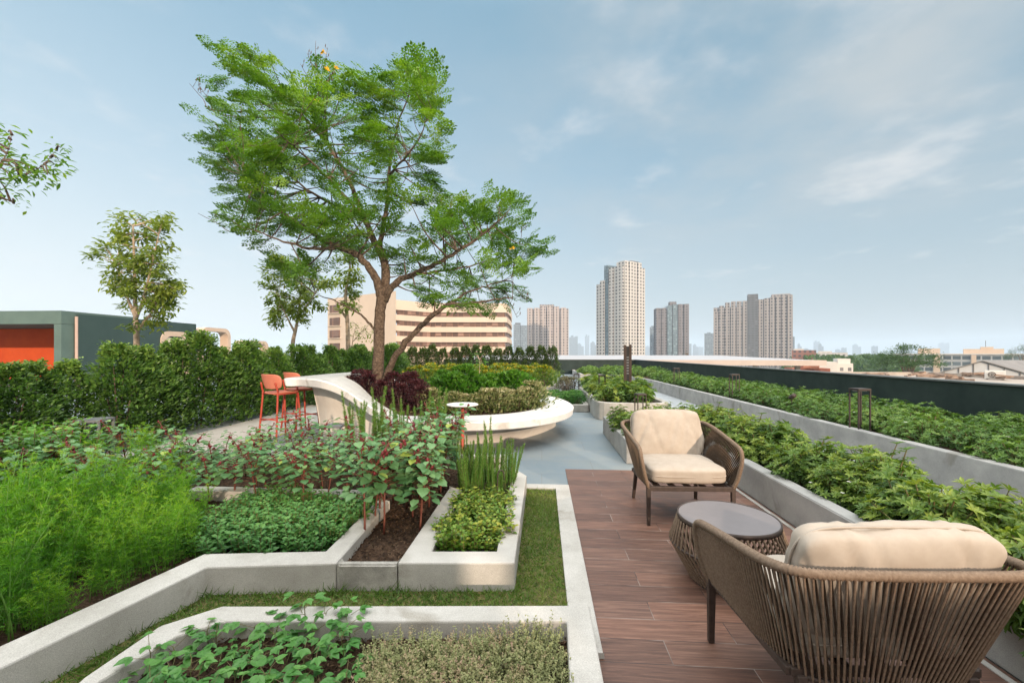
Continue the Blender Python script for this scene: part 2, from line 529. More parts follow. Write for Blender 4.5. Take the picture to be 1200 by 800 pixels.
# pale concrete footpath along the foot of the hedge
pa, pb, pc, pd = G(60, 552), G(372, 474), G(380, 493), G(110, 585)
m = MB(); m.prism([(pa.x, pa.y), (pb.x - .1, pb.y), (pb.x, pb.y + 4), (pb.x + 1.0, pb.y + 4), (pc.x, pc.y), (pd.x, pd.y)], 0.0, 0.012)
structure('footpath', m, surface("footpath_concrete", (0.40, 0.375, 0.34), (0.52, 0.49, 0.45), 1.5, 0.85, 0.2, 150, coord='World', dist=0.002))

# ------------------------------------------------------------------ planters on the herb side
ZT = 0.17
outer = [G(-170, 865, ZT), G(242, 664, ZT), G(394, 659.5, ZT), G(456, 588, ZT)]
inner = [G(-170, 832, ZT), G(240, 648, ZT), G(382, 645, ZT), G(444, 584, ZT)]
herb = empty('herb_planter', (0, 0, 0))
tag(herb, 'long low angled concrete planter wall holding the feathery herbs and mint bed', 'planter')
m = MB(); m.strip_wall([(a, b) for a, b in zip(outer, inner)], 0, ZT); m.build('wall', CONC, herb, bevel=0.009)
a, b = G(396, 661, ZT - .01), G(465.5, 661, ZT - .01)
m = MB(); m.strip_wall([((a.x, a.y), (a.x, a.y + .05)), ((b.x, b.y), (b.x, b.y + .05))], 0, ZT - .012)
tag(m.build('front_panel', CONC_DARK, herb, bevel=0.01), 'rough darker panel closing the soil pocket')
m = MB(); p, q = G(225, 571, ZT), G(440, 572, ZT)
m.box(p.x, q.x, p.y - .07, p.y + .06, 0.0, ZT - .003); m.build('divider', CONC, herb, bevel=0.008)
m = MB(); m.box(-4.7, -0.42, 4.85, 4.97, 0, ZT); m.build('back_wall', CONC, herb, bevel=0.008)
sub = empty('corner_planter', (0, 0, 0))
tag(sub, 'low concrete planter of leafy green herbs and rosemary at the lawn corner', 'planter')
so = [G(527, 571, ZT), G(466, 659.5, ZT), G(603, 659.5, ZT), G(617, 557, ZT), G(604, 549, ZT)]
si = [G(541, 575.5, ZT), G(506, 645.5, ZT), G(582, 645.5, ZT), G(598, 567, ZT), G(600, 553, ZT)]
m = MB(); m.strip_wall([(a, b) for a, b in zip(so, si)], 0, ZT + .002); m.build('wall', CONC, sub, bevel=0.009)

def soil_grid(name, poly, z, parent, step=0.02, amp=0.02, mat=SOIL):
    P = np.asarray([(p[0], p[1]) for p in poly])
    lo, hi = P.min(0), P.max(0)
    nx, ny = int((hi[0] - lo[0]) / step) + 2, int((hi[1] - lo[1]) / step) + 2
    xs, ys = lo[0] + np.arange(nx) * step, lo[1] + np.arange(ny) * step
    X, Y = np.meshgrid(xs, ys)
    Z = z + amp * (np.sin(X * 9 + 2 * np.sin(Y * 7)) * np.cos(Y * 11) * .5 + (rng.random(X.shape) - .5) * 1.1)
    cx, cy = (X[:-1, :-1] + step / 2).ravel(), (Y[:-1, :-1] + step / 2).ravel()
    ok = np.nonzero(inside(cx, cy, P))[0]
    i, j = ok % (nx - 1), ok // (nx - 1)
    b = j * nx + i
    fa = np.stack([b, b + 1, b + nx + 1, b + nx], 1)
    mb = MB()
    V = np.stack([X.ravel(), Y.ravel(), Z.ravel()], 1)
    mb.v.append(V); mb.loops.append(fa.ravel()); mb.sizes.append(np.full(len(fa), 4)); mb.t.append(np.full(len(fa), .5)); mb.mi.append(np.zeros(len(fa), int)); mb.n = len(V)
    return mb.build(name, mat, parent, smooth=True)
def mid(a, b):
    return ((a.x + b.x) / 2, (a.y + b.y) / 2)
hm = [mid(a, b) for a, b in zip(outer, inner)]
sm = [mid(a, b) for a, b in zip(so, si)]
pocket = [hm[2], (a.x, a.y + .03)] if False else None
herb_poly = [(-6.0, hm[0][1])] + [hm[0], hm[1], hm[2], hm[3], (-0.9, 4.9), (-4.7, 4.9), (-6.0, 4.6)]
soil_grid('soil', herb_poly, 0.09, herb, 0.03, 0.02)
fp, fq = G(396, 661, ZT), G(465.5, 661, ZT)
pocket_poly = [(fp.x, fp.y + .03), (fq.x, fq.y + .03), sm[0], (-0.45, 4.9), (-0.95, 4.9), hm[3], hm[2]]
tag(soil_grid('soil', pocket_poly, 0.105, herb, 0.015, 0.022), None)
soil_grid('soil', [sm[0], sm[1], sm[2], sm[3], sm[4], (-0.32, 4.32), (-0.58, 4.32)], 0.10, sub, 0.025, 0.02)
m = MB(); m.box(-0.60, -0.30, 4.27, 4.35, 0, ZT - .004); m.build('end_wall', CONC, sub, bevel=0.006)

# front planter
fo = [G(-60, 930, ZT), G(100, 792, ZT), G(187.5, 732.5, ZT), G(260, 709.5, ZT), G(690.5, 708.5, ZT), G(708, 800, ZT), G(735, 940, ZT)]
fi = [G(-20, 930, ZT), G(117, 797, ZT), G(206, 745, ZT), G(262, 727.5, ZT), G(664, 727.5, ZT), G(667.5, 800, ZT), G(676, 940, ZT)]
front = empty('seedling_planter', (0, 0, 0))
tag(front, 'pale concrete planter in front with bean seedlings and grey thyme', 'planter')
m = MB(); m.strip_wall([(a, b) for a, b in zip(fo, fi)], 0, ZT + .001); m.build('wall', CONC, front, bevel=0.009)
soil_grid('soil', [mid(a, b) for a, b in zip(fo, fi)], 0.085, front, 0.014, 0.025)

# ------------------------------------------------------------------ lawn
lawn_poly = [(-4.5, 0.9), (0.135, 0.9), (0.135, 4.2), (-0.28, 4.2), (so[3].x, so[3].y), (so[2].x, so[2].y), (so[1].x, so[1].y), (outer[2].x, outer[2].y), (outer[1].x, outer[1].y), (outer[0].x, outer[0].y)]
m = MB(); m.sheet(lawn_poly, 0.012); structure('lawn', m, TURF)
front_poly = [(p.x, p.y) for p in fo]
GRASS = leaf_mat("grass_blade", [(0.04, 0.085, 0.014), (0.085, 0.17, 0.025), (0.16, 0.235, 0.045), (0.30, 0.29, 0.11)], 0.6, 0.3, 0.0)
T_BLADE = (np.array([(-.5, 0, 0), (.5, 0, 0), (.28, .6, -.05), (0, 1, -.25), (-.28, .6, -.05)]), [(0, 1, 2, 4), (4, 2, 3)])
def unit_dirs(n, up_lo, up_hi):
    a = rng.random(n) * 2 * math.pi
    z = up_lo + rng.random(n) * (up_hi - up_lo)
    r = np.sqrt(np.maximum(1 - z * z, 0))
    return np.stack([r * np.cos(a), r * np.sin(a), z], 1)
def make_grass(n):
    P = np.asarray(lawn_poly)
    lo, hi = P.min(0), P.max(0)
    q = lo + rng.random((n * 3, 2)) * (hi - lo)
    ok = inside(q[:, 0], q[:, 1], P) & ~inside(q[:, 0], q[:, 1], front_poly)
    ok &= q[:, 1] > 1.15
    q = q[ok][:n]
    patch = .5 + .35 * np.sin(q[:, 0] * 5 + 3 * np.sin(q[:, 1] * 3)) * np.sin(q[:, 1] * 6)
    n = len(q)
    pos = np.column_stack([q, np.full(n, .012)])
    d = unit_dirs(n, .35, .95)
    mb = MB()
    L = .018 + .025 * rng.random(n)
    # longer, greener tufts along the foot of the walls
    for seg in ((outer[1], outer[2]), (so[1], so[2]), (outer[0], outer[1]), (fp, fq)):
        ax, ay, bx, by = seg[0].x, seg[0].y, seg[1].x, seg[1].y
        t = np.clip(((q[:, 0] - ax) * (bx - ax) + (q[:, 1] - ay) * (by - ay)) / ((bx - ax) ** 2 + (by - ay) ** 2), 0, 1)
        dist = np.hypot(q[:, 0] - ax - t * (bx - ax), q[:, 1] - ay - t * (by - ay))
        L = np.where(dist < .13, L * (1 + 1.1 * (1 - dist / .13) * rng.random(n)), L)
        patch = np.where(dist < .13, patch * .35, patch)
    mb.leaves(T_BLADE, pos, d, unit_dirs(n, -.2, .2), L, .0035 + .0025 * rng.random(n), np.clip(.62 * patch + .4 * rng.random(n), 0, 1))
    o = mb.build('lawn_grass', GRASS)
    tag(o, 'short mown green and straw coloured grass between the planters', 'grass', kind='stuff')
make_grass(42000)

# ------------------------------------------------------------------ planters beside and behind the deck
def planter(name, label, pairs, z, soil_poly, soil_z, mat=CONC, closed=False):
    r = empty(name)
    tag(r, label, 'planter')
    mb = MB(); mb.strip_wall(pairs, 0, z, closed); mb.build('wall', mat, r, bevel=0.012)
    mb = MB(); mb.sheet(soil_poly, soil_z); mb.build('soil', SOIL, r)
    return r
T = .12
planter('deckside_planter', 'long grey concrete planter running beside the wooden deck', [((1.96, -1.2), (2.08, -1.2)), ((1.96, 5.3), (2.08, 5.42)), ((1.03, 5.3), (1.15, 5.42)), ((1.03, 7.3), (1.15, 7.18)),
        ((2.85, 7.3), (2.73, 7.18)), ((2.85, -1.2), (2.73, -1.2))], 0.29, [(2.02, -1.2), (2.02, 5.36), (1.09, 5.36), (1.09, 7.24), (2.79, 7.24), (2.79, -1.2)], 0.22, CONC_GREY)
planter('parapet_planter', 'long grey concrete planter between the walkway and the dark green parapet', [((4.06, -3), (4.18, -3)), ((4.06, 16.5), (4.18, 16.5)), ((3.9, 18.3), (4.0, 18.4)), ((3.55, 19.6), (3.64, 19.7)), ((3.05, 20.5), (3.1, 20.62)),
        ((1.85, 20.8), (1.97, 20.92)), ((1.85, 26), (1.97, 26))], 0.36, [(4.12, -3), (4.12, 16.5), (3.95, 18.4), (3.6, 19.65), (3.08, 20.56), (1.91, 20.86), (1.91, 27.9), (5.99, 27.9), (5.99, -3)], 0.30, CONC_GREY)
def rounded(x0, x1, y0, y1, r, k=5):
    P = []
    for cx, cy, a0 in ((x0 + r, y0 + r, 180), (x1 - r, y0 + r, 270), (x1 - r, y1 - r, 0), (x0 + r, y1 - r, 90)):
        for i in range(k + 1):
            t = math.radians(a0 + 90 * i / k)
            P.append((cx + r * math.cos(t), cy + r * math.sin(t)))
    return P
def box_planter(name, label, x0, x1, y0, y1, z, soil_z, r=.35, mat=CONC):
    A, B = rounded(x0, x1, y0, y1, r), rounded(x0 + T, x1 - T, y0 + T, y1 - T, max(r - T, .02))
    return planter(name, label, list(zip(A, B)), z, rounded(x0 + T / 2, x1 - T / 2, y0 + T / 2, y1 - T / 2, max(r - T / 2, .03)), soil_z, mat, True)
box_planter('middle_planter', 'rounded concrete planter with a tall brown post in its shrubs', 1.1, 2.6, 8.65, 13.2, .36, .29, .38)
box_planter('low_planter', 'low square cornered planter of fine green herbs right behind the white bench', .0, 1.09, 9.9, 11.7, .17, .12, .05)
box_planter('open_planter', 'small low concrete planter half empty behind the fine green herbs', .55, 1.09, 11.9, 13.6, .2, .1, .05)
box_planter('flower_planter', 'wide low planter of yellow flowering shrubs in front of the clipped hedge', -5.0, .5, 13.8, 18.0, .28, .22, .1)
# ------------------------------------------------------------------ parapet
GREEN_WALL = surface("dark_green_paint", (0.018, 0.032, 0.030), (0.033, 0.050, 0.047), 2.5, 0.75, 0.15, 120, coord='World', spec=0.25)
para = empty('parapet_wall'); tag(para, 'long dark green parapet wall edging the roof garden', 'wall')
m = MB(); m.strip_wall([((6.0, -3), (6.16, -3)), ((6.0, 28.0), (6.16, 28.16)), ((-6.5, 28.0), (-6.5, 28.16))], 0, .93); m.build('wall', GREEN_WALL, para, bevel=.01)
m = MB(); m.strip_wall([((5.98, -3), (6.18, -3)), ((5.98, 27.98), (6.18, 28.18)), ((-6.5, 27.98), (-6.5, 28.18))], .932, .955); m.build('coping', surface("coping_metal", (0.10, 0.11, 0.11), (0.13, 0.14, 0.14), 5, .5), para)

# ------------------------------------------------------------------ white sculptural bench and bar
O = [D(333, 443, 6.55), D(350, 443, 6.5), D(376, 445, 6.13), D(402, 456, 6.07), D(435, 477.5, 5.93), D(462, 490, 5.76), D(490, 494, 5.62), D(560, 494, 5.62), D(615, 491, 5.84), D(655, 485, 6.34),
     D(672, 477.5, 7.08), D(666, 470, 8.0), D(645, 464.5, 8.9), D(600, 461, 9.04), D(540, 457, 8.95), D(500, 452, 8.9), D(464, 444.5, 8.9), D(440, 434.6, 9.2), D(400, 436.8, 8.3), D(362, 440, 7.3)]
I = [D(402, 441, 7.04), D(402.3, 441.1, 7.03), D(404, 441.8, 7.02), D(420, 450, 6.95), D(440, 462, 6.8), D(460, 477, 6.45), D(478, 487, 6.17), D(560, 486.5, 6.22), D(605, 483, 6.5), D(630, 478, 7.0),
     D(640, 474, 7.5), D(634, 470.5, 7.95), D(615, 468, 8.24), D(580, 466, 8.17), D(530, 462, 8.0), D(490, 456.5, 8.1), D(462, 449, 8.1), D(432, 439.6, 8.2), D(412, 440.2, 7.5), D(404, 440.8, 7.15)]
zc = [.972, .972, .965, .85, .605, .485, .45, .45, .45, .45, .45, .45, .46, .50, .57, .66, .80, .965, .972, .972]
for i in range(20):
    O[i].z = zc[i]; I[i].z = zc[i]
# O/I were placed by pixel and depth; keep their plan, set one height per station
Bp = [G(376, 513), G(377, 514), G(386, 516.5), G(405, 518), G(440, 520.5), G(470, 521), G(495, 521), G(555, 520), G(600, 516), G(632, 508), G(650, 500), G(648, 495.5), G(630, 492), G(600, 491), G(545, 491), G(500, 491), G(462, 492), G(430, 494), G(402, 499), G(386, 506)]
Tp = [O[i].lerp(I[i], .5) for i in range(20)]
for i, (px, py, d) in {0: (366, 456, 6.85), 1: (367, 456, 6.8), 2: (385, 457, 6.55), 3: (412, 460, 6.45), 18: (395, 446, 7.6), 19: (375, 452, 7.2), 17: (425, 444, 8.4)}.items():
    Tp[i] = D(px, py, d)
bench = empty('white_bench_bar', (0, 0, 0))
tag(bench, 'white sculptural ring bench that rises into a bar counter around the tree', 'bench')
SUBN = 7
Oc, Ic, Tc, Bc = (smooth_path(P, SUBN, True) for P in (O, I, Tp, Bp))
N = len(Oc)
TH = .125
V = []
for i in range(N):
    o, q = Oc[i], Ic[i]
    n2 = (o - q) * np.array([1, 1, 0]); n2 /= np.linalg.norm(n2) + 1e-9
    V += [q, o - n2 * .018, o - np.array([0, 0, .018]), o - n2 * .02 - np.array([0, 0, TH - .012]), o - n2 * .035 - np.array([0, 0, TH]), q - np.array([0, 0, TH]) ]
fs = []
for i in range(N):
    j = (i + 1) % N
    for k in range(5):
        fs.append((6 * i + k, 6 * i + k + 1, 6 * j + k + 1, 6 * j + k))
m = MB(); m.add(V, fs)
m.build('seat_ring', WHITE, bench, smooth=False)
V, fs = [], []
for i in range(N):
    t = np.array([Tc[i][0], Tc[i][1], Oc[i][2] - TH + .004]); b = np.array([Bc[i][0], Bc[i][1], 0.0])
    for k in range(6):
        s = k / 5
        w = s ** 1.8
        p = b * (1 - s) + t * s
        p[:2] = b[:2] * (1 - w) + t[:2] * w
        V.append(p)
for i in range(N):
    j = (i + 1) % N
    for k in range(5):
        fs.append((6 * i + k, 6 * j + k, 6 * j + k + 1, 6 * i + k + 1))
m = MB(); m.add(V, fs)
m.build('base', surface("bench_base_render", (0.56, 0.52, 0.47), (0.66, 0.62, 0.565), 4, .8, .15, 150, coord='World', dist=.002), bench, smooth=True)
V, fs = [], []
for i in range(N):
    V += [Ic[i], np.array([Ic[i][0], Ic[i][1], .3])]
fs = [(2 * i, 2 * ((i + 1) % N), 2 * ((i + 1) % N) + 1, 2 * i + 1) for i in range(N)]
m = MB(); m.add(V, fs); m.build('inner_wall', WHITE, bench)
cen = Ic.mean(0)
V = [np.array([p[0], p[1], min(p[2] - .05, .62)]) for p in Ic] + [np.array([cen[0], cen[1], .47])]
m = MB(); m.add(V, [(i, (i + 1) % N, N) for i in range(N)]); m.build('soil', SOIL, bench)

# ------------------------------------------------------------------ teal pavilion, arches
TEAL_D = surface("teal_render", (0.030, 0.060, 0.058), (0.038, 0.070, 0.067), 1.2, .85, .2, 60, coord='World')
TEAL_L = surface("pale_teal_fascia", (0.085, 0.135, 0.122), (0.10, 0.155, 0.138), 2, .8, coord='World')
ORANGE = surface("orange_render", (0.50, 0.062, 0.012), (0.56, 0.08, 0.016), 2, .85, coord='World')
PEACH = surface("peach_render", (0.50, 0.39, 0.30), (0.55, 0.43, 0.34), 2, .85, coord='World')
pav = empty('teal_pavilion', (0, 0, 0)); tag(pav, 'flat roofed teal rooftop pavilion with an orange porch behind the hedge', 'building')
m = MB(); m.box(-30, -18, 17.8, 21.07, 0, 2.88); m.box(-18.45, -18.0, 15.4, 17.8, 0, 2.88); m.build('wall', TEAL_D, pav)
m = MB(); m.box(-30, -18.12, 14.9, 17.79, 2.47, 2.97); m.build('porch_roof', TEAL_L, pav)
m = MB(); m.box(-18.42, -18.12, 14.9, 15.35, 0, 2.46); m.build('column', TEAL_L, pav)
m = MB(); m.box(-30, -18.46, 17.70, 17.79, 0, 2.46); m.build('porch_wall', ORANGE, pav)
m = MB(); m.tube([(-18.05, 15.37, 0), (-18.05, 15.37, 2.78)], .05, 8); m.build('downpipe', surface("pinkish_pipe", (.45, .33, .28), (.5, .37, .31), 9), pav)
def arch_frame(mb, y0, y1, z0, z1, x0, x1, w, r=.45, tint=.5):
    """an upright round-cornered frame in the plane of constant X"""
    def loop(a, b, zt, rr):
        P = [(a, z0)]
        for k in range(7):
            t = math.radians(180 - 15 * k); P.append((a + rr + rr * math.cos(t), zt - rr + rr * math.sin(t)))
        for k in range(7):
            t = math.radians(90 - 15 * k); P.append((b - rr + rr * math.cos(t), zt - rr + rr * math.sin(t)))
        P.append((b, z0)); return P
    A, B = loop(y0, y1, z1, r), loop(y0 + w, y1 - w, z1 - w, max(r - w * .6, .1))
    V, fs = [], []
    for (a, az), (b, bz) in zip(A, B):
        V += [(x0, a, az), (x1, a, az), (x1, b, bz), (x0, b, bz)]
    for i in range(len(A) - 1):
        for k in range(4):
            fs.append((4 * i + k, 4 * i + 4 + k, 4 * i + 4 + (k + 1) % 4, 4 * i + (k + 1) % 4))
    fs += [(0, 1, 2, 3), tuple(4 * (len(A) - 1) + k for k in (3, 2, 1, 0))]
    mb.add(V, fs, tint)
m = MB(); arch_frame(m, 18.95, 20.6, 0, 2.42, -17.99, -17.93, .24); fr = m.build('window', PEACH, pav)
m = MB(); m.box(-17.992, -17.97, 19.2, 20.4, 0, 2.1); m.build('pane', surface("cream_screen", (.5, .44, .34), (.72, .66, .55), 9, .8), fr)
m = MB(); arch_frame(m, 21.4, 23.55, 0, 2.76, -18.5, -18.0, .2); tag(m.build('rooftop_arch', PEACH), 'taller peach freestanding rounded arch frame beside the teal pavilion', 'arch')
m = MB(); arch_frame(m, 24.4, 27.0, 0, 2.15, -18.5, -18.0, .2); tag(m.build('rooftop_arch', PEACH), 'lower peach freestanding rounded arch frame further from the teal pavilion', 'arch')

# ------------------------------------------------------------------ city
def facade(name, wall, glass, pw=3.0, ph=3.0, wx=(.3, .78), wz=(.3, .72), rough=.7):
    """render with a regular grid of windows in local coordinates"""
    m, n, l, b = new_mat(name)
    tc = n.new("ShaderNodeTexCoord"); sp = n.new("ShaderNodeSeparateXYZ"); l.new(tc.outputs['Object'], sp.inputs[0])
    def mt(op, a, b_=None):
        k = n.new("ShaderNodeMath"); k.operation = op
        for i, v in enumerate((a, b_)):
            if v is None: continue
            if isinstance(v, (int, float)): k.inputs[i].default_value = v
            else: l.new(v, k.inputs[i])
        return k.outputs[0]
    s = mt('ADD', sp.outputs[0], sp.outputs[1])
    fx, fz = mt('FRACT', mt('DIVIDE', mt('ADD', s, 500.0), pw)), mt('FRACT', mt('DIVIDE', mt('ADD', sp.outputs[2], 300.0), ph))
    def band(v, r): return mt('MULTIPLY', mt('GREATER_THAN', v, r[0]), mt('LESS_THAN', v, r[1]))
    w = mt('MULTIPLY', band(fx, wx), band(fz, wz))
    wnz = n.new("ShaderNodeTexWhiteNoise"); wnz.noise_dimensions = '2D'
    cx = n.new("ShaderNodeCombineXYZ"); l.new(mt('FLOOR', mt('DIVIDE', mt('ADD', s, 500.0), pw)), cx.inputs[0]); l.new(mt('FLOOR', mt('DIVIDE', mt('ADD', sp.outputs[2], 300.0), ph)), cx.inputs[1])
    l.new(cx.outputs[0], wnz.inputs['Vector'])
    gr = ramp(n, [(0, tuple(c * .6 for c in glass)), (.75, glass), (1, tuple(min(1, c * 1.9 + .05) for c in glass))])
    l.new(wnz.outputs['Value'], gr.inputs[0])
    mx = n.new("ShaderNodeMix"); mx.data_type = 'RGBA'
    l.new(w, mx.inputs[0]); mx.inputs[6].default_value = (*wall, 1); l.new(gr.outputs[0], mx.inputs[7])
    l.new(mx.outputs[2], b.inputs['Base Color'])
    b.inputs['Roughness'].default_value = rough
    return m
F_WHITE = facade("white_tower_facade", (.46, .445, .425), (.05, .055, .06), 4.2, 3.2, (.22, .66), (.2, .72))
F_WHITE2 = facade("white_tower_balcony", (.42, .405, .39), (.04, .042, .045), 5.2, 3.2, (.2, .8), (.2, .72))
F_PINK = facade("pink_tower_facade", (.37, .32, .30), (.09, .08, .085), 4.1, 3.8, (.35, .75), (.2, .8))
F_GLASS = facade("glass_slot", (.13, .19, .22), (.09, .13, .155), 2.2, 3.0, (.1, .9), (.15, .85), .3)
F_BROWN = facade("brown_tower_facade", (.15, .135, .138), (.05, .05, .058), 3.8, 3.8, (.3, .75), (.2, .75))
F_TAN = facade("tan_tower_facade", (.28, .255, .245), (.055, .055, .06), 3.7, 3.8, (.35, .8), (.2, .78))
F_DARKG = facade("dark_grey_core", (.10, .105, .115), (.07, .075, .08), 4, 3, (.2, .8), (.3, .7))
F_BLUE = facade("blue_grey_tower", (.17, .21, .245), (.10, .13, .16), 3.0, 3.2, (.2, .8), (.3, .8))
PLAIN_W = surface("plain_render", (.55, .52, .48), (.60, .57, .53), .3, .8)
def tower(name, label, px, d, boxes, rot=0.0, group=None, cat='tower'):
    """boxes: (part name, x0, x1, y0, y1, top above eye level, material) in local metres; the local -Y faces the garden"""
    p = D(px, HORIZON, d)
    r = empty(name, (p.x, p.y, -20), YAW + rot - math.atan2(px - 600, F))
    tag(r, label, cat, group)
    for nm, x0, x1, y0, y1, top, mt_ in boxes:
        mb = MB(); mb.box(x0, x1, y0, y1, 0, top + 21.35); mb.build(nm, mt_, r)
    return r
# tallest white tower: two faces seen at a corner
bx = []
for k in range(6):
    x0 = -18 + k * 6
    if k == 2: continue
    bx.append(('facade_bay', x0 + .3, x0 + 5.7, -16 - (k % 2) * .8, -10, 84 if k > 2 else 70 + 3 * k, F_WHITE))
bx += [('facade_bay', -18, 18, -15, 15, 68, F_WHITE2), ('facade_bay', -2, 18.4, -14, 14, 82, F_WHITE2), ('stair_core', -7.2, -2.0, -15.6, 4, 87.5, F_GLASS)]
for k in range(5):
    y0 = -15 + k * 6
    bx.append(('facade_bay', 10, 18.8 + (k % 2) * .8, y0 + .3, y0 + 5.5, 88.5 if k < 4 else 84, F_WHITE))
bx += [('roof_block', 4, 12, -10, -2, 89.5, PLAIN_W), ('roof_block', 12, 17, -4, 8, 90, F_DARKG)]
tower('white_tower', 'tallest white apartment tower on the skyline with a blue grey slot', 727, 430, bx, math.radians(-42))
# pinkish slab tower
bx = [('facade_bay', -29 + k * 9.2, -29 + k * 9.2 + 7.4, -9 - (k % 2) * 1.5, 9, 63 + (2 if k in (2, 3, 4) else 0), F_PINK) for k in range(6)] + [('facade_bay', -29.5, 28, -7.4, 9, 62, F_PINK), ('stair_core', 1.0, 5.2, -8.6, 8, 64, F_GLASS), ('roof_block', -12, 8, -6, 6, 68, F_TAN)]
tower('pink_tower', 'pinkish beige slab apartment tower just right of the beige building', 642.5, 600, bx)
tower('blue_tower', 'small blue grey glass tower half hidden beside the beige building', 610, 800, [('facade_bay', -13, -1, -9, 9, 54, F_BLUE), ('facade_bay', 0, 13, -7, 9, 52, F_BLUE), ('roof_block', -10, 0, -5, 5, 57, F_DARKG)])
bx = [('facade_bay', -22 + k * 7.4, -22 + k * 7.4 + 6.2, -9 - (k % 3) * .9, 9, (63, 63, 66, 68, 68, 68)[k], F_BROWN if k in (0, 1, 4, 5) else F_GLASS) for k in range(6)] + [('facade_bay', -22, 22, -8, 9, 62, F_BROWN), ('roof_block', -3, 6, -5, 5, 72, F_BROWN)]
tower('brown_tower', 'brown apartment tower with a glassy middle between the white and twin towers', 786.5, 600, bx, math.radians(12))
tower('slim_tower', 'slim blue grey tower touching the brown tower', 766, 700, [('facade_bay', -6, 4, -6, 6, 43, F_BLUE), ('roof_block', -4, 2, -4, 4, 45, F_BLUE)])
bx = [('facade_bay', -44 + k * 6.8, -44 + k * 6.8 + 5.6, -9 - (k % 2), 9, (54, 62, 66, 67, 67, 67)[k], F_TAN) for k in range(6)] + [('facade_bay', -44, -2, -8, 9, 60, F_TAN), ('stair_core', -4.5, 7, -11, 9, 75, F_DARKG)] + \
     [('facade_bay', 7.4 + k * 6.2, 7.4 + k * 6.2 + 5.2, -9 - (k % 2), 9, (68, 69, 70, 71, 72, 72)[k], F_TAN) for k in range(6)] + [('facade_bay', 7, 44, -8, 9, 66, F_BROWN), ('roof_block', 22, 42, -5, 6, 74, F_TAN)]
tower('twin_tower', 'wide twin winged apartment tower with a dark central core', 880.5, 550, bx, math.radians(3))
tower('slim_tower', 'slate blue block left of the twin winged tower', 831, 900, [('facade_bay', -9, 9, -8, 8, 42, F_BLUE), ('roof_block', -4, 3, -4, 4, 44, F_BLUE)])
tower('slim_tower', 'pale blue grey block right of the twin winged tower', 926, 800, [('facade_bay', -7, 7, -8, 8, 31, F_BLUE), ('roof_block', -4, 4, -4, 4, 33, F_BLUE)])
sk = [(672, 393, 10, 'stepped'), (680, 402, 8, 'squat'), (688, 392, 5, 'slender'), (696, 400, 8, 'narrow'), (704, 404, 7, 'low'), (742, 400, 7, 'square'), (752, 402, 8, 'broad'), (760, 405, 7, 'short'), (806, 402, 8, 'boxy'), (815, 403, 6, 'small'),
      (821, 406, 6, 'tiny'), (937, 402, 4, 'thin'), (957, 399, 6, 'pointed'), (962, 402, 5, 'flat topped'), (989, 407, 5, 'faint'), (1004, 403, 8, 'wide'), (1025, 405, 6, 'lone'), (1064, 407, 9, 'hazy low'), (1106, 401, 9, 'hazy tall'), (983, 409, 7, 'faded'),
      (650, 405, 14, 'half hidden'), (946, 408, 8, 'dim')]
for i, (px, yt, w, word) in enumerate(sk):
    d = 2300 + (i * 577) % 1500
    hw, ht = w * d / 1000, (HORIZON - yt) * d / F
    bs = [('facade_bay', -hw, hw * .3, -hw, hw, ht * .9, F_BLUE), ('facade_bay', hw * .3, hw, -hw * .8, hw, ht * (.7 if i % 2 else .95), F_BLUE), ('roof_block', -hw * .6, 0, -hw * .4, hw * .4, ht, F_BLUE)]
    where = 'left of the white tower' if px < 705 else 'between the white and brown towers' if px < 765 else 'left of the twin winged tower' if px < 835 else 'beyond the canopy roof end' if px < 1000 else 'above the far trees'
    tower('distant_tower', '%s blue tower fading into haze %s' % (word, where), px, d, bs, 0, 'hazy towers on the far skyline')

# beige car park like building
BEIGE = surface("cream_render", (.56, .46, .37), (.60, .495, .40), .2, .8, coord='World')
BROWNW = facade("brown_window_band", (.22, .12, .08), (.15, .085, .06), 1.9, 3.1, (.06, .94), (0, 1), .4)
off = empty('cream_building'); tag(off, 'cream building with brown window bands behind the big tree', 'building')
P0, P1, P2, P3, P4 = (D(384, 414, 140), D(464, 414, 122), D(504, 414, 133), D(594, 414, 133), D(599, 414, 150))
P5, P6 = D(464, 414, 128), D(384, 414, 165)
def xy(p): return (p.x, p.y)
m = MB(); m.prism([xy(P0), xy(P1), xy(D(464, 414, 160)), xy(D(395, 414, 170))], -20, 19.2); m.build('end_block', BEIGE, off)
def inset(a, b, t): return (a[0] + (b[0] - a[0]) * t, a[1] + (b[1] - a[1]) * t)
cc = xy(D(540, 414, 160))
plan = [xy(D(462, 414, 124)), xy(P2), xy(P3), xy(P4), xy(D(600, 414, 175)), xy(D(470, 414, 175))]
m = MB(); m.prism([inset(p, cc, .03) for p in plan], -20, 15.5); m.build('window_wall', BROWNW, off)
for z0, z1 in ((14.1, 17.0), (11.05, 12.7), (7.95, 9.6), (4.85, 6.5), (1.75, 3.4), (-3, .2)):
    m = MB(); m.prism(plan, z0, z1); m.build('spandrel', BEIGE, off)
u = (P1 - P0).normalized(); nrm = Vector((u.y, -u.x, 0))
for zc_ in (3.4, 7.6, 11.6, 15.7):
    c = P0 + u * 4.0 + Vector((0, 0, zc_ - P0.z)) + nrm * .1
    m = MB(); m.obox(c, u * 2.6, nrm * .15, (0, 0, 1.25)); fr = m.build('window', BROWNW, off)
    m = MB(); m.obox(c + nrm * .12 + Vector((0, 0, -1.4)), u * 3.0, nrm * .25, (0, 0, .12)); m.build('sill', BEIGE, fr)

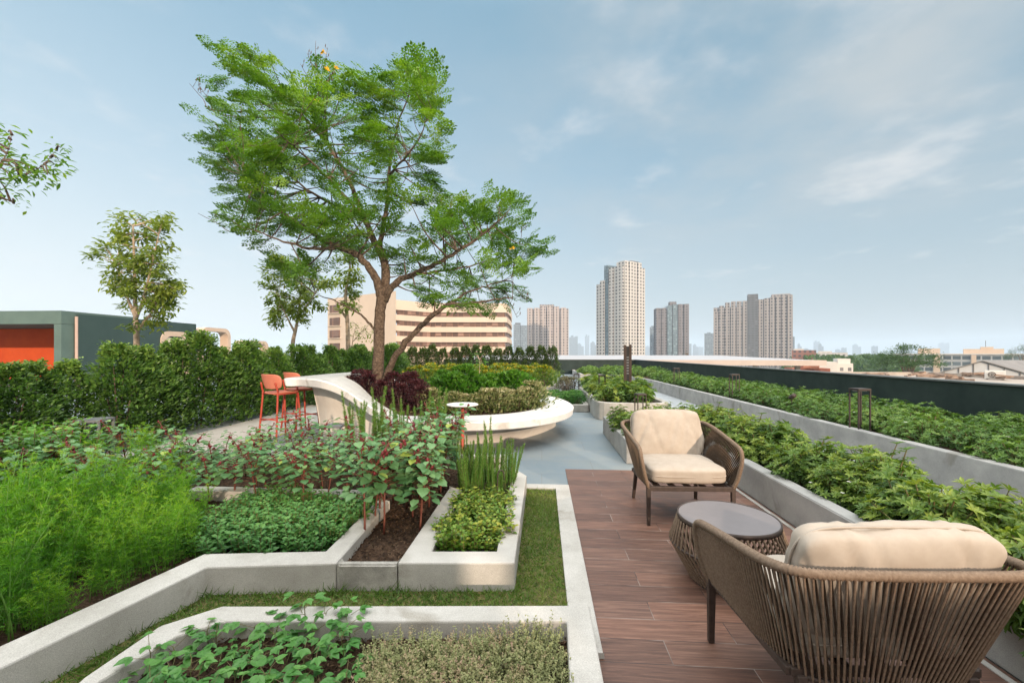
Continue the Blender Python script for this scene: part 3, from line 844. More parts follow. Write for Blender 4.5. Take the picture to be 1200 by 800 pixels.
# canopy roof beyond the parapet
CAN = surface("canopy_roof_metal", (.34, .345, .36), (.40, .40, .415), .3, .6, coord='World')
FASC = surface("pale_fascia", (.46, .39, .35), (.51, .44, .395), .4, .7, coord='World')
can = empty('canopy_roof'); tag(can, 'long low pale canopy roof just beyond the parapet under the towers', 'building')
m = MB(); m.add([(-14, 62, .45), (36.5, 58, .42), (36.5, 92, .95), (-14, 96, .95), (-14, 130, .3), (36.5, 126, .3)], [(0, 1, 2, 3), (3, 2, 5, 4)]); m.build('roof', CAN, can)
m = MB(); m.strip_wall([((-14, 61.8), (-14, 62.1)), ((36.7, 57.8), (36.4, 58.1)), ((36.7, 126), (36.4, 126))], -.25, .47); m.build('fascia', FASC, can)
for k in range(9):
    m = MB(); m.box(-10 + k * 5.6, -9.5 + k * 5.6, 61, 61.5, -20, -.3); m.build('column', FASC, can)
m = MB(); m.box(-12, 30, 70, 100, -20, -.4); m.build('wall', F_DARKG, can)
# neighbouring roof with bits lying on it
ROOFB = surface("sandy_roof", (.30, .255, .22), (.42, .37, .32), .8, .9, .3, 5, coord='World', dist=.05)
nb = empty('neighbour_roof'); tag(nb, 'sandy flat neighbouring roof beyond the dark parapet', 'building')
m = MB(); m.prism([(15, 8), (36, 8), (36, 26), (34, 40), (15, 40)], -20, -.55); m.build('wall', ROOFB, nb)
m = MB(); m.strip_wall([((15, 40), (15, 40.3)), ((34, 40), (34.2, 40.3)), ((36, 26), (36.3, 26)), ((36, 8), (36.3, 8))], -.55, -.3); m.build('parapet', ROOFB, nb)
PLANKM = surface("weathered_timber", (.17, .11, .08), (.34, .25, .19), 3, .9)
kinds = ['short grey', 'long brown', 'bent', 'pale', 'thick', 'thin', 'cracked', 'dark', 'crossed', 'red brown', 'bleached', 'narrow', 'stubby', 'leaning']
for k, wd in enumerate(kinds):
    px = 1012 + k * 12.5
    d = 34.5 - (k % 5) * 1.4
    p = D(px, 414, d); p.z = -.5 + .06 * (k % 3)
    a = k * 1.3
    m = MB(); L_ = .9 + .5 * (k % 4)
    m.obox((0, 0, .08), (L_ * math.cos(a) * .5, L_ * math.sin(a) * .5, .04 * (k % 3)), (-.12 * math.sin(a), .12 * math.cos(a), 0), (0, 0, .07))
    m.obox((.2, .1, .2), (L_ * math.sin(a) * .35, -L_ * math.cos(a) * .35, .05), (.09 * math.cos(a), .09 * math.sin(a), 0), (0, 0, .05))
    o = m.build('timber_scrap', PLANKM, loc=p); tag(o, '%s pair of scrap boards lying on the sandy neighbouring roof' % wd, 'scrap', 'scrap boards on the neighbouring roof')
# air conditioner
p = D(1166, 414, 31); p.z = -.55
acu = empty('air_conditioner', p, math.radians(-40)); tag(acu, 'white air conditioner unit standing on the neighbouring roof', 'air conditioner')
ACM = surface("off_white_metal", (.66, .65, .62), (.7, .69, .66), 4, .5)
m = MB(); m.box(-.5, .5, -.2, .2, .05, .66); m.build('casing', ACM, acu, bevel=.02)
m = MB(); pts = [(-.17 + .22 * math.cos(t), -.22, .36 + .22 * math.sin(t)) for t in np.linspace(0, 2 * math.pi, 24, endpoint=False)]
m.add(pts, [tuple(range(24))]); gr = m.build('fan', DARK_METAL, acu)
m = MB()
for r_ in (.07, .14, .215): m.tube([(-.17 + r_ * math.cos(t), -.235, .36 + r_ * math.sin(t)) for t in np.linspace(0, 2 * math.pi, 24, endpoint=False)], .012, 5, True)
m.build('grille', ACM, gr)
for s in (-.38, .38):
    m = MB(); m.box(s - .05, s + .05, -.2, .2, 0, .05); m.build('foot', DARK_METAL, acu)
# grey gabled shed
sh = empty('gabled_shed'); tag(sh, 'pale grey gabled shed with seamed end wall beyond the parapet', 'shed')
a0, a1, a2 = D(1093, 414, 56), D(1210, 414, 52), None
pk = a0.lerp(a1, .5)
bk = Vector((24, 9, 0))
SHW = surface("pale_grey_sheet", (.42, .44, .46), (.47, .49, .51), .5, .6, coord='World')
SHR = surface("dark_grey_roof", (.16, .155, .155), (.21, .205, .20), .6, .8, coord='World')
m = MB(); m.add([(a0.x, a0.y, -8), (a1.x, a1.y, -8), (a1.x, a1.y, -1.4), (pk.x, pk.y, .32), (a0.x, a0.y, -1.4)], [(0, 1, 2, 3, 4)])
m.add([(a0.x, a0.y, -8), (a0.x, a0.y, -1.4), (a0.x + bk.x, a0.y + bk.y, -1.4), (a0.x + bk.x, a0.y + bk.y, -8)], [(0, 1, 2, 3)]); wl_ = m.build('wall', SHW, sh)
m = MB(); e = .25
for q0, q1, z0, z1 in ((a0, pk, -1.38, .36), (pk, a1, .36, -1.38)):
    m.add([(q0.x, q0.y - e, z0), (q1.x, q1.y - e, z1), (q1.x + bk.x, q1.y + bk.y, z1), (q0.x + bk.x, q0.y + bk.y, z0)] + [(q0.x, q0.y - e, z0 + .1), (q1.x, q1.y - e, z1 + .1), (q1.x + bk.x, q1.y + bk.y, z1 + .1), (q0.x + bk.x, q0.y + bk.y, z0 + .1)],
          [(3, 2, 1, 0), (4, 5, 6, 7), (0, 1, 5, 4), (1, 2, 6, 5), (2, 3, 7, 6), (3, 0, 4, 7)])
m.build('roof', SHR, sh)
m = MB()
for t in np.linspace(.12, .88, 6):
    q = a0.lerp(a1, t); zt = -1.4 + 1.72 * (1 - abs(2 * t - 1))
    m.box(q.x - .04, q.x + .04, q.y - .09, q.y - .03, -4, zt)
m.build('seam', SHR, sh)
# long glazed building at the right
lg = tower('long_building', 'long low glazed building with sandy rooftop blocks at the far right', 1150, 250, [], 0.05, None, 'building')
LGM = facade("long_glazed_facade", (.36, .37, .37), (.07, .10, .115), 4.0, 3.6, (.08, .92), (.25, .85), .4)
SAND = surface("sand_block", (.55, .42, .31), (.6, .46, .35), .3, .8)
for nm, x0, x1, y0, y1, z0, z1, mt_ in (('wall', -38, 40, 0, 20, 0, 20.6, LGM), ('cornice', -38.4, 40, -.5, 20, 20.62, 21.2, PLAIN_W), ('rooftop_block', -27, -17, 3, 12, 21.2, 24.4, SAND), ('rooftop_block', -7, 9, 3, 12, 21.2, 24.0, SAND),
                                     ('rooftop_block', 0, 5, 4, 9, 24.0, 25.2, SAND), ('stair_panel', -20, -17, -.6, -.2, 6, 20.5, SAND), ('stair_panel', -4, -2, -.6, -.2, 6, 20.5, SAND)):
    m = MB(); m.box(x0, x1, y0, y1, z0, z1); m.build(nm, mt_, lg)
m = MB(); m.tube([(2, 6, 25), (2, 6, 29)], .12, 6); m.build('mast', DARK_METAL, lg)
# small buildings below
wb = tower('white_house', 'white flat roofed house below the end of the canopy roof', 973, 150, [('wall', -5.5, 5.5, -4, 4, -3.4, facade("white_house_wall", (.62, .58, .53), (.12, .11, .11), 2.2, 2.6, (.3, .75), (.3, .75))), ('roof_terrace', -5.8, 1, -4.4, 4.2, -2.9, PLAIN_W), ('roof_block', 1.5, 5, -3, 3, -1.8, PLAIN_W)], .2, None, 'house')
tower('brick_house', 'rusty red roofed house tucked under the canopy end', 948, 95, [('wall', -4, 3, -3, 3, -3.2, surface("red_brick", (.30, .10, .065), (.40, .15, .09), 2, .85)), ('roof_block', -2, 1, -3, 3, -2.6, surface("rust_sheet", (.35, .13, .08), (.42, .18, .11), 2, .8))], .3, None, 'house')
tower('brick_block', 'dark red brick block beside the twin winged tower', 942, 300, [('wall', -7, 7, -4, 4, 2.2, facade("brick_block_wall", (.26, .12, .09), (.10, .08, .08), 3, 3, (.3, .8), (.3, .8))), ('roof_block', -6, 0, -3, 3, 3.2, PLAIN_W)], 0, None, 'building')
tower('low_white_block', 'low white block before the far woods', 972, 420, [('wall', -14, 14, -5, 5, .8, facade("low_white_wall", (.55, .52, .49), (.2, .18, .17), 4, 3, (.3, .8), (.3, .8))), ('roof_block', -9, 2, -3, 3, 2.2, PLAIN_W)], 0, None, 'building')

# ------------------------------------------------------------------ leaf templates
T_DIA = (np.array([(0, 0, 0), (.5, .42, .07), (0, 1, -.06), (-.5, .42, .07)]), [(0, 1, 2), (0, 2, 3)])
T_LANCE = (np.array([(0, 0, 0), (.36, .28, .05), (.5, .58, .03), (0, 1, -.16), (-.5, .58, .03), (-.36, .28, .05), (0, .5, -.03)]), [(0, 1, 6), (1, 2, 3, 6), (6, 3, 4, 5), (0, 6, 5)])
T_BROAD = (np.array([(0, 0, 0), (.34, -.06, .02), (.56, .28, .03), (.42, .62, 0), (0, 1, -.15), (-.42, .62, 0), (-.56, .28, .03), (-.34, -.06, .02), (0, .45, -.05)]),
           [(0, 1, 2, 8), (8, 2, 3, 4), (8, 4, 5, 6), (0, 8, 6, 7)])
T_NEEDLE = (np.array([(-.5, 0, 0), (.5, 0, 0), (0, 1, 0)]), [(0, 1, 2)])
T_QUAD = (np.array([(0, 0, 0), (.5, .5, 0), (0, 1, 0), (-.5, .5, 0)]), [(0, 1, 2, 3)])
def perp(d):
    r = unit_dirs(len(d), -1, 1)
    n = r - d * (r * d).sum(1)[:, None]
    return n / (np.linalg.norm(n, axis=1)[:, None] + 1e-9)
UPV = np.array([0, 0, 1.0])
def upn(n, j=.5):
    return UPV + (rng.random((n, 3)) - .5) * 2 * j

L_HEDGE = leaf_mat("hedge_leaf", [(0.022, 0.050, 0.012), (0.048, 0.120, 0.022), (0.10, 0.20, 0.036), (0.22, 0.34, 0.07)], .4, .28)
L_HEDGE2 = leaf_mat("clipped_hedge_leaf", [(0.022, 0.035, 0.012), (0.045, 0.085, 0.02), (0.09, 0.14, 0.03)], .5, .25)
L_PALM = leaf_mat("palmate_leaf", [(0.018, 0.042, 0.012), (0.045, 0.105, 0.020), (0.10, 0.19, 0.028), (0.25, 0.32, 0.05)], .42, .3, .3)
L_DARK = leaf_mat("dark_shrub_leaf", [(0.020, 0.048, 0.012), (0.045, 0.11, 0.020), (0.085, 0.18, 0.03), (0.16, 0.27, 0.05)], .42, .28, .3)
L_ROSELLE = leaf_mat("roselle_leaf", [(0.045, 0.125, 0.045), (0.09, 0.215, 0.085), (0.165, 0.32, 0.14), (0.30, 0.39, 0.08)], .5, .3, .12)
L_DILL = leaf_mat("feathery_leaf", [(0.022, 0.085, 0.010), (0.05, 0.18, 0.012), (0.10, 0.28, 0.018), (0.22, 0.38, 0.03)], .5, .4, .35)
L_MINT = leaf_mat("mint_leaf", [(0.025, 0.085, 0.02), (0.055, 0.17, 0.038), (0.12, 0.27, 0.06)], .5, .28, .15)
L_CELERY = leaf_mat("yellow_green_leaf", [(0.025, 0.08, 0.012), (0.06, 0.155, 0.02), (0.12, 0.22, 0.025), (0.30, 0.31, 0.04)], .45, .3, .2)
L_BEAN = leaf_mat("bean_leaf", [(0.03, 0.10, 0.025), (0.06, 0.19, 0.04), (0.12, 0.28, 0.06)], .45, .3, .12)
L_LUSH = leaf_mat("lush_leaf", [(0.025, 0.09, 0.012), (0.06, 0.19, 0.022), (0.14, 0.31, 0.04)], .4, .33, .12)
L_SPIKE = leaf_mat("needle_leaf", [(0.05, 0.13, 0.022), (0.10, 0.24, 0.035), (0.20, 0.36, 0.06)], .55, .25, .1)
L_THYME = leaf_mat("thyme_leaf", [(0.10, 0.075, 0.05), (0.16, 0.18, 0.075), (0.28, 0.30, 0.13), (0.36, 0.24, 0.17)], .7, .2, .35)
L_PURPLE = leaf_mat("purple_leaf", [(0.022, 0.008, 0.012), (0.055, 0.018, 0.024), (0.12, 0.035, 0.04)], .45, .2, .1)
L_CREAM = leaf_mat("variegated_leaf", [(0.04, 0.085, 0.022), (0.12, 0.17, 0.05), (0.30, 0.30, 0.14), (0.62, 0.57, 0.38)], .5, .25, .12)
L_YFLOWER = leaf_mat("yellow_shrub_leaf", [(0.03, 0.075, 0.012), (0.07, 0.15, 0.02), (0.15, 0.22, 0.025), (0.55, 0.40, 0.015)], .5, .25, .15)
L_TREE = leaf_mat("feathery_tree_leaf", [(0.030, 0.085, 0.012), (0.072, 0.175, 0.020), (0.14, 0.27, 0.03), (0.25, 0.37, 0.05)], .5, .4, .0)
L_YTREE = leaf_mat("olive_tree_leaf", [(0.06, 0.11, 0.018), (0.15, 0.22, 0.032), (0.30, 0.36, 0.065)], .5, .35, .0)
PETAL_W = surface("white_petal", (.75, .74, .70), (.8, .79, .76), 20, .6)
PETAL_Y = surface("yellow_petal", (.70, .42, .02), (.75, .48, .03), 20, .6)
CALYX = surface("crimson_calyx", (.10, .008, .016), (.19, .02, .03), 30, .45)

# ------------------------------------------------------------------ plants: one prototype mesh set per kind, placed as copies
class Kind:
    def __init__(s, name, cat, variants):
        """variants: list of lists of (part name, mesh); a single part is the plant itself"""
        s.name, s.cat, s.variants = name, cat, variants
    def put(s, loc, label, group, size=1.0, rz=None, variant=None, zs=1.0):
        v = s.variants[rng.integers(len(s.variants)) if variant is None else variant]
        rz = rng.random() * 6.283 if rz is None else rz
        if len(v) == 1:
            o = bpy.data.objects.new(s.name, v[0][1]); link(o)
        else:
            o = bpy.data.objects.new(s.name, None); o.empty_display_size = .1; link(o)
            for pn, me in v:
                link(bpy.data.objects.new(pn, me), o)
        o.location, o.rotation_euler, o.scale = loc, (0, 0, rz), (size, size, size * zs)
        return tag(o, label, s.cat, group)

def hedge_meshes(n, h, r, leaf, mat, taper=0.25, cone=False, lump=.2, lo=0.0, shoots=5):
    mb = MB()
    z = lo + (1 - lo) * rng.random(n) ** .85
    a = rng.random(n) * 2 * math.pi
    ph = rng.random(6) * 6.28
    R = r * ((1.06 - z) ** .5 if cone else (1 - taper * z ** 2) * np.minimum(1, (1.03 - z) * 3.0) ** .75)
    R *= 1 + lump * np.sin(3 * a + ph[0] + 7 * z) + lump * .8 * np.sin(5 * a + ph[1] - 17 * z) + lump * .6 * np.sin(2 * a + ph[2] + 31 * z)
    rad = R * np.sqrt(.25 + .75 * rng.random(n)) 
    zz = z * h + .05 * h * np.sin(3 * a + ph[3])
    pos = np.stack([rad * np.cos(a), rad * np.sin(a), zz], 1)
    out = np.stack([np.cos(a), np.sin(a), .5 + .5 * rng.random(n)], 1)
    d = out + (rng.random((n, 3)) - .5) * 1.5
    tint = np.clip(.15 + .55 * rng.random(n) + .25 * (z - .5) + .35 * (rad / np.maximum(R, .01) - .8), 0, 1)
    mb.leaves(T_DIA, pos, d, upn(n, .8), leaf * (.7 + .6 * rng.random(n)), leaf * .48, tint)
    # leader shoots above the top
    for k in range(shoots):
        a0, r0 = rng.random() * 6.28, r * .45 * rng.random()
        hh = h * (.05 + .12 * rng.random()); k2 = 46
        t = rng.random(k2)
        p = np.stack([r0 * math.cos(a0) + .03 * rng.standard_normal(k2), r0 * math.sin(a0) + .03 * rng.standard_normal(k2), h * .93 + hh * t], 1)
        mb.leaves(T_DIA, p, unit_dirs(k2, .1, .9), upn(k2, .8), leaf * (.9 - .3 * t), leaf * .45, np.clip(.5 + .5 * rng.random(k2), 0, 1))
    fo = mb.mesh('foliage', mat)
    sb = MB()
    for k in range(4):
        a0 = k * 1.6
        sb.tube([(.03 * math.cos(a0), .03 * math.sin(a0), 0), (.09 * r * 3 * math.cos(a0), .09 * r * 3 * math.sin(a0), h * .45), (.5 * r * math.cos(a0), .5 * r * math.sin(a0), h * .85)], [.012, .009, .004], 5)
    return [('foliage', fo), ('stem', sb.mesh('stem', BARK))]
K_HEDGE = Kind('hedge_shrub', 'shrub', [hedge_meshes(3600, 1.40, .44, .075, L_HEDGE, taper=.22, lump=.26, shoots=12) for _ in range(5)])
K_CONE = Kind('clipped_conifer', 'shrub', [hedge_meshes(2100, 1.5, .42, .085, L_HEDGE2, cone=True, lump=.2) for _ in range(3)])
K_GREENMOUND = Kind('leafy_shrub', 'shrub', [hedge_meshes(620, .52, .32, .085, L_LUSH, .2, lump=.3) for _ in range(3)])
K_PURPLE = Kind('purple_shrub', 'shrub', [hedge_meshes(1100, .5, .25, .05, L_PURPLE, .2, lump=.25) for _ in range(2)])
K_CREAM = Kind('variegated_shrub', 'shrub', [hedge_meshes(560, .31, .23, .055, L_CREAM, .3, lump=.4) for _ in range(3)])
K_YFLOWER = Kind('yellow_flower_shrub', 'shrub', [hedge_meshes(600, .55, .38, .08, L_YFLOWER, .3, lump=.35) for _ in range(3)])
K_GREYHERB = Kind('grey_purple_shrub', 'shrub', [hedge_meshes(500, .5, .3, .05, leaf_mat("grey_purple_leaf", [(.05, .04, .04), (.11, .10, .07), (.16, .17, .08)], .6, .2), .2)])
K_FINEHERB = Kind('fine_green_herb', 'herb', [hedge_meshes(500, .26, .2, .045, L_MINT, .1) for _ in range(2)])

def palmate(ntips, R, H, leaf, mat, per=8, flowers=2, droop=.25, shoots=0):
    mb = MB()
    a = rng.random(ntips) * 6.283
    rr = R * np.sqrt(rng.random(ntips))
    zt = H * (1 - .55 * (rr / R) ** 2) * (.72 + .36 * rng.random(ntips))
    ax = np.stack([rr / R * .7 * np.cos(a), rr / R * .7 * np.sin(a), np.ones(ntips)], 1) + (rng.random((ntips, 3)) - .5) * .9
    ax /= np.linalg.norm(ax, axis=1)[:, None]
    zt[:shoots] += H * (.12 + .2 * rng.random(shoots))
    tips = np.stack([rr * np.cos(a), rr * np.sin(a), zt], 1)
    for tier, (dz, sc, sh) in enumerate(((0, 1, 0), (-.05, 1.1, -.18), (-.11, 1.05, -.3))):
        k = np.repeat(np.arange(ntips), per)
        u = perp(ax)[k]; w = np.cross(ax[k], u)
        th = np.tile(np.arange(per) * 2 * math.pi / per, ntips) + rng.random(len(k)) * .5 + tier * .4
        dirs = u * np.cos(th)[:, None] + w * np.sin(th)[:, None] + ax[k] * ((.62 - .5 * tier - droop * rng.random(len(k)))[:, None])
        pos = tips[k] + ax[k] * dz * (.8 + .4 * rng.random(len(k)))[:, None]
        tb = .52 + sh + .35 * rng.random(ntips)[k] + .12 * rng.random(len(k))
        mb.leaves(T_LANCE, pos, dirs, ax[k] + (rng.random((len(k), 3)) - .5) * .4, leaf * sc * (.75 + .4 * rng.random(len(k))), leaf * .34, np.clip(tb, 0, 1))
    for i in range(ntips):
        mb.add([(tips[i] * .3)[j] if False else v for j, v in enumerate([])], []) if False else None
    for i in range(0, ntips, 2):
        mb.tube([(tips[i][0] * .25, tips[i][1] * .25, 0), tips[i] * .65, tips[i]], [.006, .005, .003], 4, mi=1)
    parts = [('foliage', mb.mesh('foliage', [mat, STEM], False))]
    if flowers:
        fb = MB()
        for i in rng.choice(ntips, flowers, False):
            k = 5
            th = np.arange(k) * 2 * math.pi / k
            d = np.stack([np.cos(th), np.sin(th), np.full(k, .25)], 1)
            fb.leaves(T_DIA, np.repeat((tips[i] + np.array([0, 0, .02]))[None], k, 0), d, np.repeat(UPV[None], k, 0), np.full(k, .020), .013, np.full(k, .5))
        parts.append(('flower', fb.mesh('flower', PETAL_W)))
    return parts
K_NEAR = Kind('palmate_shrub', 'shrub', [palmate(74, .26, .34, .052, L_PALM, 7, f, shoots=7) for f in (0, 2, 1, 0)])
K_FAR = Kind('low_shrub', 'shrub', [palmate(84, .32, .28, .044, L_DARK, 7, f) for f in (2, 0, 1, 3)])
K_MIDDLE = Kind('glossy_shrub', 'shrub', [palmate(30, .30, .40, .085, L_PALM, 7, f) for f in (1, 0, 0)])

def roselle(h):
    sb, lb, cb = MB(), MB(), MB()
    tips = []
    lean = (rng.random(2) - .5) * .22
    main = [np.array([lean[0] * t * t, lean[1] * t * t, h * t]) + (rng.random(3) - .5) * .012 for t in np.linspace(0, 1, 7)]
    sb.tube(main, np.linspace(.008, .0035, 7), 6)
    br = [main]
    for k in range(rng.integers(2, 4)):
        t0 = 2 + rng.integers(3)
        a = rng.random() * 6.28
        L = h * (.3 + .22 * rng.random())
        b = [main[t0] + np.array([math.cos(a) * L * .5 * s, math.sin(a) * L * .5 * s, L * s * .9]) for s in np.linspace(0, 1, 4)]
        sb.tube(b, np.linspace(.005, .003, 4), 5)
        br.append(b)
    P, Dr, L, TT = [], [], [], []
    for bi, b in enumerate(br):
        b = np.array(b)
        nl = 38 if bi == 0 else 18
        for k in range(nl):
            s = (.36 if bi == 0 else .15) + (1 - (.36 if bi == 0 else .15)) * (k + rng.random()) / nl
            f = s * (len(b) - 1); i = min(int(f), len(b) - 2)
            p = b[i] + (b[i + 1] - b[i]) * (f - i)
            a = k * 2.4 + rng.random()
            pet = .035 + .06 * (1 - s) + .03 * rng.random()
            q = p + np.array([math.cos(a) * pet, math.sin(a) * pet, pet * .45])
            sb.tube([p, q], [.0022, .0016], 4, cap=False)
            P.append(q); Dr.append([math.cos(a), math.sin(a), .15 - .75 * rng.random()]); L.append((.086 - .045 * s) * (.75 + .4 * rng.random()))
            TT.append(np.clip(.2 + .45 * rng.random() + (.6 if rng.random() < .04 else 0) + .15 * s, 0, 1))
        for k in range(8 if bi == 0 else 5):
            s = .55 + .45 * rng.random()
            f = s * (len(b) - 1); i = min(int(f), len(b) - 2)
            p = b[i] + (b[i + 1] - b[i]) * (f - i) + (rng.random(3) - .5) * .03
            r_ = .008 + .005 * rng.random()
            sb.lathe([(r_ * .4, -r_), (r_, -r_ * .2), (r_ * .8, r_ * .7), (r_ * .15, r_ * 1.7)], 6, p, mi=1)
    lb.leaves(T_BROAD, np.array(P), np.array(Dr), upn(len(P), .35), np.array(L), np.array(L) * .95, np.array(TT))
    return [('stem', sb.mesh('stem', [RED_STEM, CALYX], True)), ('foliage', lb.mesh('foliage', L_ROSELLE))]
K_ROSELLE = Kind('roselle_plant', 'plant', [roselle(h) for h in (.62, .7, .56, .66, .74)])

def feathery(h, n=6500, spread=.16, ns=15):
    sb, lb = MB(), MB()
    P, Dr, L, TT = [], [], [], []
    for s_ in range(ns):
        a = rng.random() * 6.28; lean = spread * (.2 + 1.0 * rng.random()); hh = h * (.45 + .6 * rng.random())
        ox, oy = (rng.random(2) - .5) * .22
        ax = np.array([[ox + math.cos(a) * lean * t ** 1.6, oy + math.sin(a) * lean * t ** 1.6, hh * t] for t in np.linspace(0, 1, 7)])
        sb.tube(ax, np.linspace(.0035, .001, 7), 5)
        m_ = n // ns
        nf = 26                                        # fronds round the stem, each a little plume of threads
        fr = rng.integers(nf, size=m_)
        tf = .10 + .90 * (np.arange(nf) + rng.random(nf)) / nf
        af = np.arange(nf) * 2.4 + rng.random(nf)
        lf = (.05 + .09 * rng.random(nf)) * (1.2 - .75 * tf)
        uf = .35 + .7 * rng.random(nf)
        fd = np.stack([np.cos(af), np.sin(af), uf], 1)[fr]
        fd /= np.linalg.norm(fd, axis=1)[:, None]
        f = tf[fr] * 6; i = np.minimum(f.astype(int), 5)
        base = ax[i] + (ax[i + 1] - ax[i]) * (f - i)[:, None]
        q = rng.random(m_)
        pos = base + fd * (q * lf[fr])[:, None] - UPV * (.25 * q * q * lf[fr])[:, None]
        d = fd * .8 + (rng.random((m_, 3)) - .5) * 1.9
        tone = rng.random(nf)
        P.append(pos); Dr.append(d); L.append((.014 + .022 * rng.random(m_)) * (1.1 - .4 * q)); TT.append(np.clip(.05 + .4 * tf[fr] + .3 * tone[fr] + .3 * rng.random(m_), 0, 1))
    P, Dr = np.concatenate(P), np.concatenate(Dr)
    lb.leaves(T_NEEDLE, P, Dr, perp(Dr / np.linalg.norm(Dr, axis=1)[:, None]), np.concatenate(L), .0030, np.concatenate(TT))
    return [('foliage', lb.mesh('foliage', L_DILL)), ('stem', sb.mesh('stem', DILL_STEM, True))]
DILL_STEM = surface("bright_green_stem", (.07, .17, .02), (.12, .25, .04), 20, .6)
K_DILL = Kind('feathery_herb', 'herb', [feathery(h) for h in (.48, .56, .40, .50, .62)])

def spikes(h, k=3):
    lb, sb = MB(), MB()
    for s_ in range(k):
        a = rng.random() * 6.28; off = .075 * rng.random(); lean = .10 * rng.random() * (1 + 1.2 * (s_ == 0))
        hh = h * (.72 + .4 * rng.random())
        p0 = np.array([math.cos(a) * off, math.sin(a) * off, 0]); p1 = p0 + np.array([math.cos(a) * lean, math.sin(a) * lean, hh])
        sb.tube([p0, (p0 + p1) / 2, p1], [.004, .003, .0015], 5)
        m_ = 760
        t = .22 + .75 * rng.random(m_)
        pos = p0 + (p1 - p0) * t[:, None]
        d = unit_dirs(m_, .1, .85)
        lb.leaves(T_NEEDLE, pos, d, perp(d), (.018 * (1.35 - .9 * t) + .009), .0034, np.clip(.25 + .6 * rng.random(m_), 0, 1))
        m_ = 90
        t = .05 + .25 * rng.random(m_)
        d = unit_dirs(m_, .1, .7)
        lb.leaves(T_NEEDLE, p0 + (p1 - p0) * t[:, None], d, perp(d), .02, .003, np.clip(.1 + .3 * rng.random(m_), 0, 1))
    return [('foliage', lb.mesh('foliage', L_SPIKE)), ('stem', sb.mesh('stem', STEM, True))]
K_SPIKE = Kind('rosemary_plant', 'herb', [spikes(h, k) for h, k in ((.5, 5), (.58, 6), (.46, 5), (.62, 6))])

def low_herb(nst, R, H, leaf, mat, pairs=6):
    lb = MB()
    P, Dr, L, TT = [], [], [], []
    for s_ in range(nst):
        a = rng.random() * 6.28; r0 = R * math.sqrt(rng.random())
        hh = H * (.6 + .5 * rng.random())
        b0 = np.array([math.cos(a) * r0 * .7, math.sin(a) * r0 * .7, 0]); b1 = np.array([math.cos(a) * r0, math.sin(a) * r0, hh])
        lb.tube([b0, b1], [.0025, .0015], 4, mi=1, cap=False)
        for k in range(pairs):
            t = .3 + .7 * k / (pairs - 1)
            a2 = k * 1.57 + a
            for q in (0, math.pi):
                P.append(b0 + (b1 - b0) * t); Dr.append([math.cos(a2 + q), math.sin(a2 + q), .35 - .3 * rng.random() + .25 * t]); L.append(leaf * (1.15 - .5 * t) * (.8 + .4 * rng.random()))
                TT.append(np.clip(.1 + .45 * rng.random() + .4 * t, 0, 1))
    L = np.array(L)
    lb.leaves(T_LANCE, np.array(P), np.array(Dr), upn(len(P), .4), L, L * .68, np.array(TT))
    return [('foliage', lb.mesh('foliage', [mat, STEM]))]
K_MINT = Kind('mint_plant', 'herb', [low_herb(20, .13, .13, .042, L_MINT) for _ in range(4)])
K_CELERY = Kind('yellow_green_herb', 'herb', [low_herb(18, .12, .17, .05, L_CELERY, 5) for _ in range(4)])

def bean(h):
    lb, sb = MB(), MB()
    P, Dr, L, TT = [], [], [], []
    main = np.array([(0, 0, 0), (.006, .004, h * .4), (-.004, .008, h * .75), (.004, 0, h)])
    sb.tube(main, [.0035, .003, .0025, .002], 5)
    for k in range(6):
        t = .25 + .75 * k / 5
        f = t * 3; i = min(int(f), 2)
        p = main[i] + (main[i + 1] - main[i]) * (f - i)
        a = k * 2.4 + rng.random() * .6
        pet = (.075 if k < 5 else .03) * (.8 + .4 * rng.random())
        q = p + np.array([math.cos(a) * pet, math.sin(a) * pet, pet * .55])
        sb.tube([p, q], [.0018, .0014], 4, cap=False)
        tb = .2 + .5 * rng.random() + .2 * t
        for da in (-1.15, 0, 1.15):
            P.append(q); Dr.append([math.cos(a + da), math.sin(a + da), .12 - .5 * rng.random()]); L.append((.06 if da else .075) * (1.15 - .5 * t) * (.85 + .3 * rng.random())); TT.append(tb + .15 * rng.random())
    L = np.array(L)
    lb.leaves(T_BROAD, np.array(P), np.array(Dr), upn(len(P), .3), L, L * .62, np.clip(np.array(TT), 0, 1))
    return [('foliage', lb.mesh('foliage', L_BEAN)), ('stem', sb.mesh('stem', STEM, True))]
K_BEAN = Kind('bean_seedling', 'seedling', [bean(h) for h in (.13, .17, .1, .2, .15)])

def thyme():
    lb = MB()
    ns = 34
    a = rng.random(ns) * 6.28; r0 = .075 * np.sqrt(rng.random(ns)); hh = .078 * (.55 + .75 * rng.random(ns))
    tone = rng.random(ns)
    k = 26
    s = np.repeat(np.arange(ns), k); t = np.tile(np.linspace(.1, 1, k), ns)
    pos = np.stack([np.cos(a[s]) * r0[s] * (.6 + .5 * t), np.sin(a[s]) * r0[s] * (.6 + .5 * t), hh[s] * t], 1)
    d = unit_dirs(len(s), .0, .8)
    lb.leaves(T_QUAD, pos, d, upn(len(s), .5), .0095 * (1.15 - .35 * t), .0052, np.clip(.12 + .5 * t + .3 * tone[s] + .15 * rng.random(len(s)) - .1, 0, 1))
    return [('foliage', lb.mesh('foliage', L_THYME))]
K_THYME = Kind('thyme_clump', 'herb', [thyme() for _ in range(5)])

